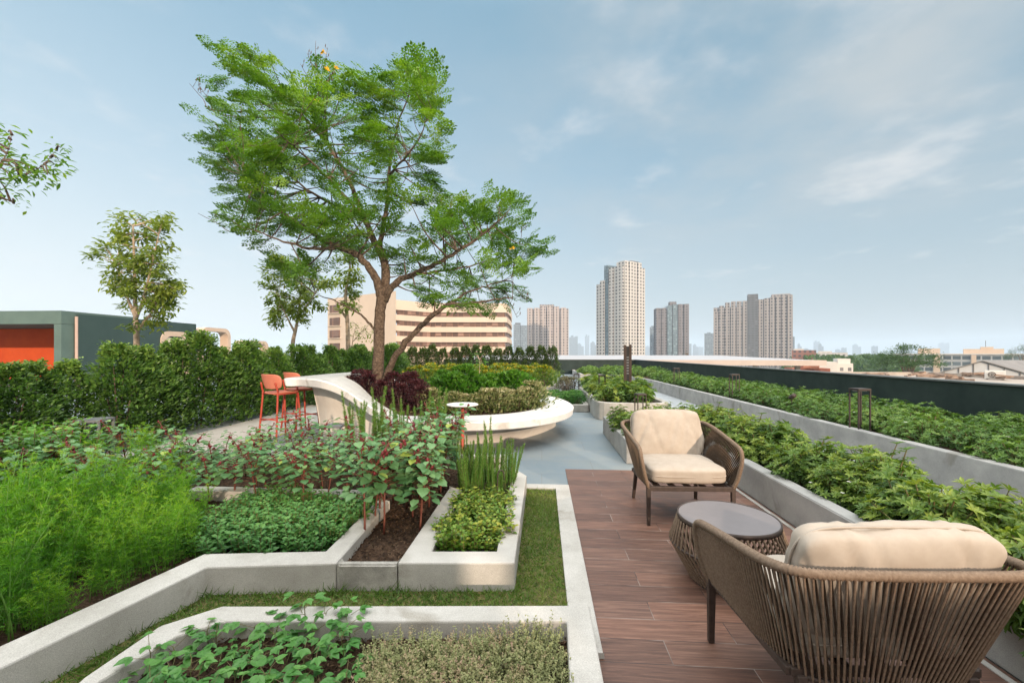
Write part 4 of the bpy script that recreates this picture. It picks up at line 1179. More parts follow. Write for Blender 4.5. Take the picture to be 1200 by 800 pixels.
def big_leaf_shrub(h, R):
    lb, sb = MB(), MB()
    P, Dr, L, TT = [], [], [], []
    for s_ in range(22):
        a = rng.random() * 6.28; r0 = R * math.sqrt(rng.random()); hh = h * (.6 + .45 * rng.random())
        b0 = np.array([math.cos(a) * r0 * .3, math.sin(a) * r0 * .3, 0]); b1 = np.array([math.cos(a) * r0, math.sin(a) * r0, hh])
        sb.tube([b0, (b0 + b1) / 2 + np.array([0, 0, .03]), b1], [.006, .005, .003], 5)
        for k in range(16):
            t = .25 + .75 * k / 15
            a2 = k * 2.4
            P.append(b0 + (b1 - b0) * t); Dr.append([math.cos(a2), math.sin(a2), .45 - .6 * rng.random() + .3 * t]); L.append(.15 * (1.15 - .45 * t) * (.75 + .4 * rng.random())); TT.append(.1 + .4 * rng.random() + .45 * t)
    L = np.array(L)
    lb.leaves(T_LANCE, np.array(P), np.array(Dr), upn(len(P), .4), L, L * .55, np.clip(np.array(TT) + .1, 0, 1))
    return [('foliage', lb.mesh('foliage', L_LUSH)), ('stem', sb.mesh('stem', STEM, True))]
K_LUSH = Kind('broad_leaf_shrub', 'shrub', [big_leaf_shrub(.8, .42) for _ in range(3)])

# --- hedges
for i in range(38):
    y = 3.3 + i * .425
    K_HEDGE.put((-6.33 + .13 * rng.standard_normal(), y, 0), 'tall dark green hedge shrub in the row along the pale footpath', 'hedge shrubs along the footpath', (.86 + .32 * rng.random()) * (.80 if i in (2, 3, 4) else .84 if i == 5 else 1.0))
for i in range(0):
    K_HEDGE.put((-7.0 - .7 * i, 4.6 + .5 * i, 0), 'dark green hedge shrub filling in behind the hedge row before the orange porch', 'shrubs behind the hedge row', .9)
for i in range(14):
    K_CONE.put((-5.9 + i * .49, 19.0 + .1 * rng.standard_normal(), 0.0), 'narrow pointed dark evergreen in the clipped row before the back parapet', 'pointed evergreens in the back row', .98 + .12 * rng.random())
# --- deckside, walkway and middle beds
for i in range(26):
    y = .35 + i * .272
    for x in ((2.29, 2.55) if y < 7 else (2.35,)):
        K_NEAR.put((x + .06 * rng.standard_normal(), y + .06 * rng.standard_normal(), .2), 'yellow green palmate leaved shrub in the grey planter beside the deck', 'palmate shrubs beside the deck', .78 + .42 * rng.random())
for (x, y) in scatter([(1.12, 5.4), (2.0, 5.5), (2.0, 7.1), (1.2, 7.1)], 9, .3):
    K_NEAR.put((x, y, .2), 'palmate leaved shrub at the planter end behind the facing armchair', 'palmate shrubs behind the facing armchair', .85 + .2 * rng.random())
y = 2.4
while y < 18:
    st = .36 + .012 * y
    for x in (4.53, 4.9, 5.27, 5.63):
        K_FAR.put((x + .07 * rng.standard_normal(), y + .1 * rng.standard_normal(), .27), 'low dark green shrub in the long bed below the green parapet', 'low shrubs below the green parapet', (.9 + .25 * rng.random()) * (1 + .01 * y))
    y += st
for (x, y) in scatter([(2.1, 21.1), (5.8, 18.4), (5.8, 24), (2.1, 24)], 34, .45):
    K_FAR.put((x, y, .27), 'low green shrub in the far corner bed of the roof garden', 'low shrubs in the far corner bed', 1.25 + .3 * rng.random())
for (x, y) in scatter([(1.35, 8.9), (2.4, 8.9), (2.4, 12.9), (1.35, 12.9)], 26, .3):
    K_MIDDLE.put((x, y, .26), 'glossy yellow green shrub around the tall brown post', 'glossy shrubs around the tall post', .95 + .3 * rng.random())
for (x, y) in scatter([(.15, 10.05), (.95, 10.05), (.95, 11.5), (.15, 11.5)], 16, .22):
    K_FINEHERB.put((x, y, .11), 'fine dark green herb in the low planter behind the bench', 'fine herbs behind the bench', .75 + .3 * rng.random())
for (x, y) in scatter([(.65, 12.3), (1.0, 12.3), (1.0, 13.5), (.65, 13.5)], 4, .25):
    K_GREYHERB.put((x, y, .1), 'greyish purple shrub in the half empty low planter', 'greyish shrubs in the low planter', .9 + .2 * rng.random())
for (x, y) in scatter([(-4.7, 14.1), (.3, 14.1), (.3, 17.5), (-4.7, 17.5)], 44, .5):
    K_YFLOWER.put((x, y, .2), 'green shrub dotted with yellow flowers before the pointed evergreens', 'yellow flowered shrubs', .95 + .35 * rng.random())
for y, x in ((1.5, 2.03), (1.15, 2.06), (1.85, 2.08)):
    K_NEAR.put((x, y, .17), 'palmate leaved shrub leaning over the planter edge behind the nearer armchair', 'palmate shrubs leaning over the planter edge', 1.1)
# --- inside the white bench ring
def put_px(K, px, py, d, z, label, group, size):
    p = D(px, py, d)
    K.put((p.x, p.y, z), label, group, size * (.82 + .36 * rng.random()))
for px, d, z, s in ((408, 7.3, .66, .62), (420, 7.35, .6, .8), (432, 7.2, .56, .85), (432, 7.8, .5, .95), (446, 7.05, .52, .85), (462, 7.3, .5, .95), (470, 6.9, .46, .9), (482, 7.4, .45, 1.0), (478, 7.9, .45, 1.0), (492, 6.75, .42, .75), (455, 8.0, .5, .9), (490, 7.0, .42, .9)):
    put_px(K_PURPLE, px, 460, d, z, 'dark purple leaved shrub at the foot of the big tree', 'purple shrubs under the tree', s)
for px, d, s in ((503, 6.9, 1.0), (512, 6.8, .7), (520, 6.7, .8), (532, 6.65, .85), (545, 6.7, .9), (558, 6.7, .85), (571, 6.75, 1.1), (583, 6.8, 1.05), (594, 6.9, .9), (605, 7.0, 1.1), (616, 7.15, 1.2), (624, 7.35, 1.25), (627, 7.7, 1.1), (500, 7.5, 1.15), (588, 7.3, 1.1)):
    put_px(K_CREAM, px, 470, d, .42, 'cream and green variegated shrub along the inner edge of the bench', 'variegated shrubs in the bench', s)
for px, d, s in ((516, 7.5, 1.0), (530, 7.3, 1.05), (545, 7.6, 1.1), (560, 7.4, 1.0), (575, 7.7, 1.15), (590, 7.8, 1.1), (604, 7.6, 1.15), (520, 8.0, 1.0), (552, 8.1, 1.0), (540, 7.2, .9), (572, 7.3, .9), (610, 8.0, 1.0)):
    put_px(K_GREENMOUND, px, 470, d, .42, 'bright green leafy shrub in the middle of the bench planting', 'green shrubs in the bench', s)
# --- herb bed
for (px, py) in [(20, 575), (60, 580), (100, 585), (140, 590), (150, 565), (180, 575), (215, 580), (245, 590), (275, 585), (300, 595), (330, 590), (355, 598), (385, 592), (60, 560), (25, 600), (300, 570), (340, 572), (378, 575), (410, 578), (250, 572), (405, 598), (180, 600), (110, 610), (200, 562), (230, 560), (262, 558), (288, 560), (318, 556), (348, 560), (372, 556), (400, 562), (425, 566), (445, 568), (170, 556), (130, 554), (345, 590), (312, 582), (362, 578)]:
    p = G(px, py - 2, .1)
    K_ROSELLE.put((p.x, p.y, .085), 'roselle plant with grey green leaves and dark red calyces behind the mint bed', 'roselle behind the mint bed', .78 + .2 * rng.random(), zs=.84)
for (x, y) in scatter([hm[3], (-1.05, 4.3), (-.85, 4.3), (sm[0][0] - .12, sm[0][1] - .1), (sm[0][0] * .28 + sm[1][0] * .72 - .04, sm[0][1] * .28 + sm[1][1] * .72), (hm[2][0] * .72 + hm[3][0] * .28 + .05, hm[2][1] * .72 + hm[3][1] * .28)], 19, .13):
    K_ROSELLE.put((x, y, .09), 'tall roselle plant with bare red stems in the soil pocket between the walls', 'roselle in the soil pocket', .94 + .18 * rng.random(), zs=.92)
for (px, py) in [(395, 560), (408, 556), (420, 562), (436, 556), (450, 560), (462, 552), (478, 560), (492, 552), (508, 556), (524, 560)]:
    p = G(px, py - 4, .1)
    K_SPIKE.put((p.x, p.y + .35, .09), 'upright green rosemary spikes rising behind the roselle', 'rosemary behind the roselle', 1.25 + .25 * rng.random())
for (px, py) in [(540, 585), (552, 580), (566, 586), (578, 582), (588, 588), (548, 592), (572, 578), (594, 578), (560, 574), (584, 574), (544, 578), (556, 590), (568, 572), (590, 582), (600, 574), (576, 590), (550, 574)]:
    p = G(px, py - 4, .1)
    K_SPIKE.put((p.x, p.y, .095), 'upright rosemary at the back of the corner planter by the lawn', 'rosemary in the corner planter', .52 + .5 * rng.random())
for (px, py) in [(528, 640), (545, 640), (562, 640), (577, 640), (522, 625), (538, 625), (556, 626), (572, 625), (585, 628), (535, 612), (550, 612), (566, 611), (580, 612), (592, 612), (542, 600), (557, 599), (572, 600), (588, 600), (550, 590), (566, 589), (580, 590), (530, 632), (548, 632), (568, 632), (582, 620), (560, 582), (574, 584), (590, 590), (545, 594), (524, 640), (535, 620), (562, 606), (588, 610)]:
    p = G(px, py + 5, .1)
    K_CELERY.put((p.x, p.y, .09), 'low yellow green leafy herb in the corner planter', 'low herbs in the corner planter', .66 + .34 * rng.random())
mint_poly = [G(238, 648, .1), G(375, 648, .1), G(436, 596, .1), G(290, 592, .1), G(255, 610, .1)]
for (x, y) in scatter(mint_poly, 70, .105):
    K_MINT.put((x, y, .085), 'bright green mint plant in the low bed behind the bent wall', 'mint in the low bed', .85 + .4 * rng.random())
for (px, py, s) in [(15, 720, 1.0), (55, 690, .95), (98, 668, .95), (8, 690, 1.1), (48, 660, 1.1), (100, 640, 1.0), (140, 655, .95), (175, 640, .9), (150, 622, 1.0), (205, 622, .9), (225, 612, .8), (190, 608, 1.0), (70, 640, 1.1), (20, 660, 1.2), (120, 625, 1.0), (185, 655, .75), (215, 640, .7), (60, 715, .8), (-30, 740, 1.1), (-40, 690, 1.1), (130, 680, .7), (-10, 645, 1.15), (200, 590, 1.0)]:
    p = G(px, py + 12, .1)
    K_DILL.put((p.x, p.y, .08), 'vivid green feathery herb in a dense patch behind the long wall', 'feathery herbs behind the long wall', s * (.78 + .4 * rng.random()))
for (px, py) in [(-20, 560), (15, 556), (45, 552), (72, 556), (30, 540), (60, 536), (-10, 545), (-40, 580), (0, 575), (92, 566), (40, 568)]:
    p = G(px, py + 8, .05)
    K_LUSH.put((p.x, p.y, .03), 'lush broad leaved green shrub between the grey lamp and the hedge', 'broad leaved shrubs by the grey lamp', .60 + .2 * rng.random())
for (x, y) in scatter([(-4.2, 1.7), (-2.75, 1.6), (-2.75, 3.2), (-4.2, 4.2)], 12, .35):
    K_DILL.put((x, y, .08), 'vivid green feathery herb in a dense patch behind the long wall', 'feathery herbs behind the long wall', .8 + .35 * rng.random())
# lemongrass
mb = MB()
n = 60
for i in range(n):
    a = rng.random() * 6.28; L = .5 + .3 * rng.random(); ln = .15 + .45 * rng.random()
    pts = np.array([(math.cos(a) * (.02 + ln * t * t * .8), math.sin(a) * (.02 + ln * t * t * .8), L * (t - .35 * t ** 3 * ln * 2)) for t in np.linspace(0, 1, 6)])
    w = np.array([.006, .008, .008, .006, .004, .0008])
    s = np.array([-math.sin(a), math.cos(a), 0])
    V = np.concatenate([pts + s * w[:, None], pts - s * w[:, None]])
    mb.add(V, [(k, k + 1, k + 7, k + 6) for k in range(5)], rng.random())
p = G(20, 655, .1)
o = mb.build('lemongrass_clump', L_DILL, loc=(p.x, p.y, .08)); tag(o, 'clump of long arching grass blades among the feathery herbs', 'herb')
# front planter
bean_poly = [fi[1], fi[2], fi[3], G(430, 735, .1), G(420, 830, .1), G(120, 830, .1)]
for (x, y) in scatter([(p[0], p[1]) for p in bean_poly], 36, .075):
    K_BEAN.put((x, y, .075), 'young bean seedling with broad leaves in the nearest planter', 'bean seedlings in the nearest planter', (.5 + .36 * rng.random()))
thy_poly = [G(432, 775, .09), G(470, 765, .09), G(600, 764, .09), G(642, 754, .09), G(650, 800, .09), G(655, 860, .09), G(420, 860, .09)]
for (x, y) in scatter([(p.x, p.y) for p in thy_poly], 120, .055):
    K_THYME.put((x, y, .085), 'grey green thyme clump at the deck end of the nearest planter', 'thyme in the nearest planter', .85 + .45 * rng.random())
# soil crumbs and bark chips
def chips(poly, n, z, name, label):
    P = np.asarray([(p[0], p[1]) for p in poly]); lo, hi = P.min(0), P.max(0)
    q = lo + rng.random((n * 3, 2)) * (hi - lo); q = q[inside(q[:, 0], q[:, 1], P)][:n]
    mb = MB(); k = len(q)
    d = unit_dirs(k, -.2, .5)
    mb.leaves(T_DIA, np.column_stack([q, z + .02 * rng.random(k)]), d, upn(k, .8), .012 + .02 * rng.random(k), .008, rng.random(k))
    o = mb.build(name, CHIPM); tag(o, label, 'mulch', kind='stuff')
CHIPM = leaf_mat("bark_chip", [(.018, .011, .008), (.06, .035, .022), (.17, .11, .07)], .9, 0, 0, .1)
chips([mid(a, b) for a, b in zip(fo, fi)], 5000, .085, 'bark_mulch', 'brown bark chips on the soil of the nearest planter')
chips(pocket_poly, 2500, .10, 'bark_mulch', 'dark mulch in the soil pocket between the walls')

# ------------------------------------------------------------------ trees
def spray_tree_leaves(mb, origins, dirs, tints, axis=.30, pairs=5, leafl=6, leaflet=.058):
    """compound feathery sprays: axis with paired pinnae carrying small leaflets, lying nearly flat"""
    n = len(origins)
    d = dirs / np.linalg.norm(dirs, axis=1)[:, None]
    side = np.cross(d, UPV + (rng.random((n, 3)) - .5) * .5); side /= np.linalg.norm(side, axis=1)[:, None]
    up = np.cross(side, d)
    P, Q, N_, T_, Ls = [], [], [], [], []
    for k in range(pairs):
        t = (k + .6) / pairs
        pl = axis * .36 * math.sin(math.pi * min(.25 + .8 * t, 1.0)) + .02
        for sg in (-1, 1):
            pd = d * .62 + side * sg * .78
            pd = pd + (rng.random((n, 3)) - .5) * .35 - up * .12
            b = origins + d * (axis * t) - up * (axis * .16 * t * t)
            for q in range(leafl // 2):
                s = (q + .7) / (leafl // 2)
                for s2 in (-1, 1):
                    P.append(b + pd * (pl * s)); Q.append(pd * .5 + np.cross(pd, up) * s2 * .8); N_.append(up + (rng.random((n, 3)) - .5) * .9)
                    T_.append(np.clip(tints + .22 * (rng.random(n) - .5), 0, 1)); Ls.append(leaflet * (1.1 - .35 * s) * (.8 + .4 * rng.random(n)))
    P, Q, N_, T_, Ls = (np.concatenate(v) for v in (P, Q, N_, T_, Ls))
    mb.leaves(T_QUAD, P, Q, N_, Ls, Ls * .42, T_)

crown_px = [(205, 152), (222, 140), (240, 128), (246, 108), (252, 88), (262, 58), (274, 38), (288, 46), (296, 72), (310, 62), (322, 90), (338, 100), (352, 92), (375, 90), (398, 82), (418, 76), (436, 88), (452, 104), (464, 84), (482, 80), (496, 74), (506, 82), (512, 112), (520, 150),
            (512, 182), (498, 202), (514, 226), (545, 240), (572, 250), (580, 234), (604, 230), (612, 258), (634, 294), (622, 306), (624, 326), (606, 346), (598, 362), (560, 366), (520, 362), (496, 352), (478, 330), (466, 306), (440, 306), (418, 300), (392, 300), (378, 316), (350, 325), (322, 312),
            (300, 292), (282, 276), (258, 256), (252, 238), (238, 222), (232, 200), (246, 184), (226, 166)]
TD = 7.7
tree = empty('feathery_tree', (0, 0, 0)); tag(tree, 'big feathery leaved tree leaning left out of the white bench planter', 'tree')
limbs = {
    'trunk': ([(443, 470, 0), (443, 440, 0), (444, 405, 0), (445, 370, 0), (448, 345, 0)], [.14, .108, .096, .092, .096]),
    'a': ([(447, 350, 0), (441, 328, -.1), (430, 310, -.2), (416, 297, -.3), (400, 290, -.4), (378, 280, -.5), (350, 262, -.7), (318, 236, -.9), (285, 205, -1.1)], [.075, .07, .06, .055, .048, .04, .03, .02, .012]),
    'b': ([(448, 350, 0), (452, 325, .1), (448, 300, .2), (436, 278, .3), (425, 250, .4), (410, 215, .6), (385, 170, .8), (340, 120, 1.0), (295, 80, 1.2)], [.085, .08, .07, .06, .05, .04, .03, .02, .01]),
    'c': ([(450, 352, 0), (458, 338, -.1), (470, 327, -.2), (484, 322, -.3), (505, 312, -.5), (530, 298, -.6), (560, 278, -.7), (590, 255, -.9)], [.07, .06, .055, .048, .04, .03, .022, .01]),
    'd': ([(448, 452, -.1), (458, 428, -.2), (472, 405, -.35), (490, 385, -.5), (506, 370, -.6), (525, 358, -.7), (548, 356, -.8), (575, 352, -.9), (600, 348, -1.0)], [.062, .058, .052, .045, .04, .032, .024, .015, .008]),
    'e': ([(442, 390, 0), (428, 374, .1), (412, 362, .2), (392, 352, .3), (370, 345, .4)], [.025, .02, .016, .011, .006]),
    'f': ([(445, 290, .25), (452, 250, .3), (456, 205, .3), (462, 160, .2), (480, 110, .1)], [.05, .04, .03, .02, .01]),
    'g': ([(400, 290, -.4), (375, 292, -.9), (340, 285, -1.3), (300, 270, -1.6)], [.035, .026, .017, .008]),
    'h': ([(425, 250, .4), (390, 240, 1.0), (350, 215, 1.5), (300, 170, 1.9), (245, 140, 2.1)], [.036, .03, .02, .013, .006]),
    'i': ([(456, 205, .3), (470, 190, -.4), (490, 165, -.8), (505, 130, -1.1)], [.026, .018, .012, .006]),
    'j': ([(525, 358, -.7), (548, 342, -.3), (570, 335, 0), (600, 325, .3)], [.026, .018, .012, .006]),
    'k': ([(430, 262, .4), (400, 225, -.4), (365, 190, -1.0), (330, 160, -1.5)], [.034, .025, .016, .008]),
    'l': ([(484, 322, -.3), (515, 318, .4), (550, 312, .9), (590, 300, 1.3)], [.03, .022, .015, .007]),
}
mb, br = MB(), MB()
LP = []
for k, (pts, rad) in limbs.items():
    sp = smooth_path([D(x, y, TD + dd) for x, y, dd in pts], 5)
    sp += (rng.random(sp.shape) - .5) * (.012 if k == 'trunk' else .03)
    rr = np.interp(np.linspace(0, 1, len(sp)), np.linspace(0, 1, len(rad)), rad)
    mb.tube(sp, rr * (1 + .07 * (rng.random(len(sp)) - .5)), 12 if rr[0] > .06 else 8)
    if k != 'trunk':
        LP.append(np.column_stack([sp, rr]))
LP = np.concatenate(LP)
trunk = mb.build('trunk', BARK, tree, smooth=True)
cr = MB()
poly = np.asarray(crown_px, float)
lo, hi = poly.min(0), poly.max(0)
centres = []
tries = 0
while len(centres) < 255 and tries < 40000:
    tries += 1
    q = lo + rng.random(2) * (hi - lo)
    if not inside(q[:1], q[1:], poly)[0]:
        continue
    # depth of the crown: thicker in the middle
    dd = (rng.random() - .5) * 2 * min(2.0, .5 + .02 * min(abs(q[0] - 205), abs(634 - q[0])))
    if any(abs(q[0] - c[0]) < 11 and abs(q[1] - c[1]) < 7 and abs(dd - c[2]) < .7 for c in centres):
        continue
    centres.append((q[0], q[1], dd))
# fringe clumps that draw the outline
for i in range(len(poly)):
    if rng.random() < .95:
        q = poly[i] * .92 + np.array([400, 215]) * .08
        centres.append((q[0], q[1], (rng.random() - .5) * 1.0))
OR, DI, TI = [], [], []
for (x, y, dd) in centres:
    c = np.array(D(x, y, TD + dd))
    j = np.argmin(((LP[:, :3] - c) ** 2).sum(1) + .6 * np.maximum(0, LP[:, 2] - c[2] + .1) ** 2)
    b = LP[j, :3]
    vec = c - b
    ln = np.linalg.norm(vec) + 1e-6
    if ln > 1.15:
        vec *= 1.15 / ln; ln = 1.15; c = b + vec
    midp = b + vec * .55 + np.array([0, 0, -.06 * ln]) + (rng.random(3) - .5) * .08 * ln
    r0 = min(LP[j, 3] * .6, .018)
    path = smooth_path([b, midp, c], 4)
    br.tube(path, np.linspace(r0, .004, len(path)), 5, cap=False)
    outv = vec / ln
    wind = np.array([-.55 if x < 480 else .5, 0, .10])
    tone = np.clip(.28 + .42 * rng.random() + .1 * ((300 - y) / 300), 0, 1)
    for k in range(9):
        t = .55 + .5 * rng.random()
        o = b + vec * t + (rng.random(3) - .5) * np.array([.38, .38, .10])
        d_ = outv * .55 + wind + (rng.random(3) - .5) * np.array([1.3, 1.3, .35])
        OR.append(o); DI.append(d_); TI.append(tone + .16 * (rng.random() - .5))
OR, DI, TI = np.array(OR), np.array(DI), np.array(TI)
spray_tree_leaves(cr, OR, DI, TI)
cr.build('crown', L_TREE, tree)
# bare twigs with pods and a few yellow flowers at the top
fl = MB()
for (bx, by, tx, ty) in [(372, 100, 360, 62), (374, 100, 370, 48), (376, 100, 384, 56), (372, 104, 352, 75), (378, 105, 392, 80), (256, 130, 222, 98), (262, 135, 232, 100), (275, 270, 232, 250), (520, 262, 530, 232), (522, 262, 515, 225), (524, 262, 544, 228), (605, 300, 612, 262), (590, 340, 606, 372), (600, 330, 618, 352)]:
    dd = (rng.random() - .5) * .8
    a_, b_ = np.array(D(bx, by, TD + dd)), np.array(D(tx, ty, TD + dd))
    m1 = (a_ + b_) / 2 + (rng.random(3) - .5) * .06
    j = np.argmin(((LP[:, :3] - a_) ** 2).sum(1))
    br.tube(smooth_path([LP[j, :3], a_, m1, b_], 4), np.linspace(.011, .003, 13), 5)
    for q in range(4):
        c = a_ + (b_ - a_) * (.4 + .6 * rng.random())
        e = c + (rng.random(3) - .3) * np.array([.12, .12, .14])
        br.tube([c, e], [.004, .0025], 4)
        br.tube([e, e + np.array([.005, 0, .03]), e + np.array([.01, 0, .06])], [.003, .009, .002], 5)
br.build('branch', BARK, tree, smooth=True)
for (x, y) in [(379, 62), (394, 81), (383, 82), (600, 291), (372, 118)]:
    c = np.array(D(x, y, TD - .9))
    d_ = unit_dirs(7, -.2, .9)
    fl.leaves(T_DIA, np.repeat(c[None], 7, 0), d_, perp(d_), .055, .04, np.full(7, .5))
fl.build('flower', PETAL_Y, tree)

def small_tree(name, label, trunk_px, d, crown_poly, nleaf, leaf, mat, bark, depth=.6, stems=None, w=.05, cl=60, group=None, sw=.55):
    r = empty(name); tag(r, label, 'tree', group)
    tb, lb = MB(), MB()
    L_ = []
    for pts in [trunk_px] + (stems or []):
        sp = smooth_path([D(x, y, d + (dd[0] if dd else 0)) for x, y, *dd in pts], 4)
        r0 = w if pts is trunk_px else w * sw
        tb.tube(sp, np.linspace(r0, r0 * .22, len(sp)), 8)
        L_.append(sp)
    L_ = np.concatenate(L_)
    poly = np.asarray(crown_poly, float); lo, hi = poly.min(0), poly.max(0)
    cs = []
    while len(cs) < cl:
        q = lo + rng.random(2) * (hi - lo)
        if inside(q[:1], q[1:], poly)[0]:
            cs.append(np.array(D(q[0], q[1], d + (rng.random() - .5) * 2 * depth)))
    per = nleaf // cl
    P, Q, T_ = [], [], []
    for c in cs:
        j = np.argmin(((L_ - c) ** 2).sum(1) + .8 * np.maximum(0, L_[:, 2] - c[2]) ** 2)
        tb.tube(smooth_path([L_[j], (L_[j] + c) / 2 + np.array([0, 0, .03]), c], 3), np.linspace(.012, .003, 7), 5, cap=False)
        k = per
        P.append(c + rng.standard_normal((k, 3)) * np.array([.07, .07, .055]) * (leaf / .1) ** .5)
        v = c - L_[j]; v = v / (np.linalg.norm(v) + 1e-6)
        dq = unit_dirs(k, -.7, .2) + v * .6
        Q.append(dq); T_.append(np.clip(.15 + .4 * rng.random() + .4 * rng.random(k), 0, 1))
    P, Q, T_ = np.concatenate(P), np.concatenate(Q), np.concatenate(T_)
    lb.leaves(T_LANCE, P, Q, upn(len(P), .45), leaf * (.7 + .5 * rng.random(len(P))), leaf * .36, T_)
    tb.build('trunk', bark, r, smooth=True)
    lb.build('crown', mat, r)
    return r
small_tree('young_tree', 'young pale barked tree with olive leaves standing before the teal pavilion', [(160, 470), (160, 400), (159, 372), (158, 340), (157, 300), (156, 265)], 8.6,
           [(152, 246), (162, 250), (176, 262), (190, 250), (199, 258), (203, 285), (198, 300), (211, 312), (213, 330), (202, 345), (205, 360), (190, 378), (165, 388), (150, 380), (140, 360), (138, 345), (126, 330), (124, 312), (108, 300), (118, 288), (132, 280), (138, 262)], 4400, .125, L_YTREE, PALE_BARK,
           .6, [[(160, 390, 0), (168, 378, .1), (180, 362, .2), (190, 335, .3)], [(159, 375, 0), (168, 350, -.2), (178, 310, -.3), (186, 275, -.3)], [(159, 372, 0), (148, 345, .1), (136, 312, .2)]], .06, 95)
small_tree('young_tree', 'young tan barked tree half hidden under the left end of the big crown', [(343, 450), (343, 405), (346, 388), (350, 368), (352, 345), (355, 320)], 13.5,
           [(300, 298), (320, 300), (350, 305), (385, 305), (394, 325), (396, 345), (384, 352), (378, 365), (360, 372), (352, 385), (335, 388), (320, 378), (318, 362), (308, 350), (304, 335), (318, 325), (296, 318), (290, 308)], 3000, .17, L_YTREE, PALE_BARK,
           .9, [[(346, 390, 0), (338, 375, .2), (326, 350, .3)], [(350, 370, 0), (362, 355, -.2), (378, 330, -.3)]], .075, 60)
small_tree('young_tree', 'slim young tree before the cream building just left of the big trunk', [(408, 450), (408, 410), (407, 375), (405, 345), (410, 315), (408, 290)], 15,
           [(392, 300), (420, 300), (424, 330), (416, 345), (418, 368), (404, 372), (398, 355), (402, 335), (392, 318)], 800, .2, L_YTREE, PALE_BARK, .6, [[(408, 375, 0), (398, 362, .1), (392, 352, .2)]], .1, 26)
small_tree('sapling', 'thin sapling with sparse leaves in front of the cream building', [(412, 450), (412, 415), (414, 395), (418, 380)], 16.5, [(402, 378), (436, 380), (438, 400), (424, 408), (408, 404), (400, 390)], 170, .13, L_YTREE, PALE_BARK, .5, [[(414, 400, 0), (424, 388, .1), (430, 382, .1)]], .03, 16)
small_tree('sapling', 'little sapling among the yellow flowered shrubs', [(562, 450), (562, 432), (562, 422)], 12.6, [(556, 412), (568, 412), (570, 424), (562, 430), (555, 424)], 130, .09, L_LUSH, PALE_BARK, .2, None, .014, 12)
small_tree('overhanging_tree', 'tree standing outside the left edge whose thin leafy branch reaches over the herbs', [(-190, 560), (-188, 430), (-180, 320), (-150, 262), (-110, 235), (-60, 225), (-20, 213)], 4.2,
           [(-8, 160), (14, 152), (20, 180), (36, 190), (48, 178), (60, 166), (76, 170), (70, 192), (56, 208), (30, 212), (12, 222), (18, 238), (4, 242), (-40, 240), (-90, 210), (-60, 170)], 900, .075, L_TREE, BARK,
           .25, [[(-20, 213, 0), (10, 209, .05), (35, 203, .1), (52, 192, .1), (66, 176, .1)], [(-20, 213, 0), (-4, 196, -.1), (8, 180, -.1), (14, 158, -.1)], [(-20, 215, 0), (0, 230, 0), (16, 238, 0)]], .06, 60, None, .13)
# trees beyond the parapet
def far_tree(name, label, px, d, w, top, bot, mat, n=2600, group=None):
    p = D(px, 414, d)
    r = empty(name, (p.x, p.y, -20)); tag(r, label, 'tree', group)
    tb = MB(); zt, zb = top + 21.35, bot + 21.35
    tb.tube([(0, 0, 0), (0, 0, zb * .8), (.1, 0, zb + .3 * (zt - zb))], [.35, .3, .15], 7)
    lb = MB()
    for a in np.arange(7) * .9:
        tb.tube([(0, 0, zb * .85), (w * .3 * math.cos(a), w * .3 * math.sin(a), zb + .35 * (zt - zb))], [.16, .05], 5)
    cl = 46
    a = rng.random(cl) * 6.28; rr = np.sqrt(rng.random(cl)) * w
    cz = zb + (zt - zb) * (.15 + .8 * rng.random(cl)) * (1 - .75 * (rr / w) ** 2)
    C_ = np.stack([rr * np.cos(a), rr * np.sin(a), cz], 1)
    k = rng.integers(cl, size=n)
    pos = C_[k] + rng.standard_normal((n, 3)) * np.array([w * .12, w * .12, (zt - zb) * .06])
    dq = unit_dirs(n, -.4, .7)
    tone = rng.random(cl)
    lb.leaves(T_DIA, pos, dq, upn(n, .6), w * .06 * (.6 + .8 * rng.random(n)), w * .035, np.clip(.15 + .4 * tone[k] + .35 * rng.random(n), 0, 1))
    tb.build('trunk', BARK, r, smooth=True); lb.build('crown', mat, r)
L_FAR = leaf_mat("far_tree_leaf", [(.02, .05, .012), (.045, .105, .02), (.08, .15, .03)], .6, .25, .0)
far_tree('spreading_tree', 'bright green spreading tree rising behind the sandy neighbouring roof', 1064, 78, 5.0, 2.2, -2.4, L_FAR, 6000)
far_tree('spreading_tree', 'dark tree crown at the far right edge over the long glazed building', 1199, 180, 5.5, 4.6, -3, L_HEDGE2, 2600)
far_tree('spreading_tree', 'small tree crown poking over the canopy roof under the brown tower', 805, 140, 1.3, 2.2, -1, L_HEDGE2, 600)
mb = MB()
k = 260
wd = 200 + 420 * rng.random(k); wu = (935 + 118 * rng.random(k) - 600) / F
cx = wd * (wu * CA - SA); cy_ = wd * (wu * SA + CA)
cw = 5 + 6 * rng.random(k)
n = 16000
j = rng.integers(k, size=n)
off = rng.standard_normal((n, 3)); off /= np.linalg.norm(off, axis=1)[:, None]; off[:, 2] = np.abs(off[:, 2])
top_ = -9 + 6.5 * rng.random(k)
pos = np.stack([cx[j] + off[:, 0] * cw[j], cy_[j] + off[:, 1] * cw[j], top_[j] - 6 + off[:, 2] * 8], 1)
mb.leaves(T_DIA, pos, off + (rng.random((n, 3)) - .5), upn(n, .7), 2.6, 2.0, np.clip(.2 + .5 * rng.random(n) + .2 * off[:, 2], 0, 1))
o = mb.build('distant_woods', L_FAR); tag(o, 'dark green woods stretching away below the skyline', 'woods', kind='stuff')

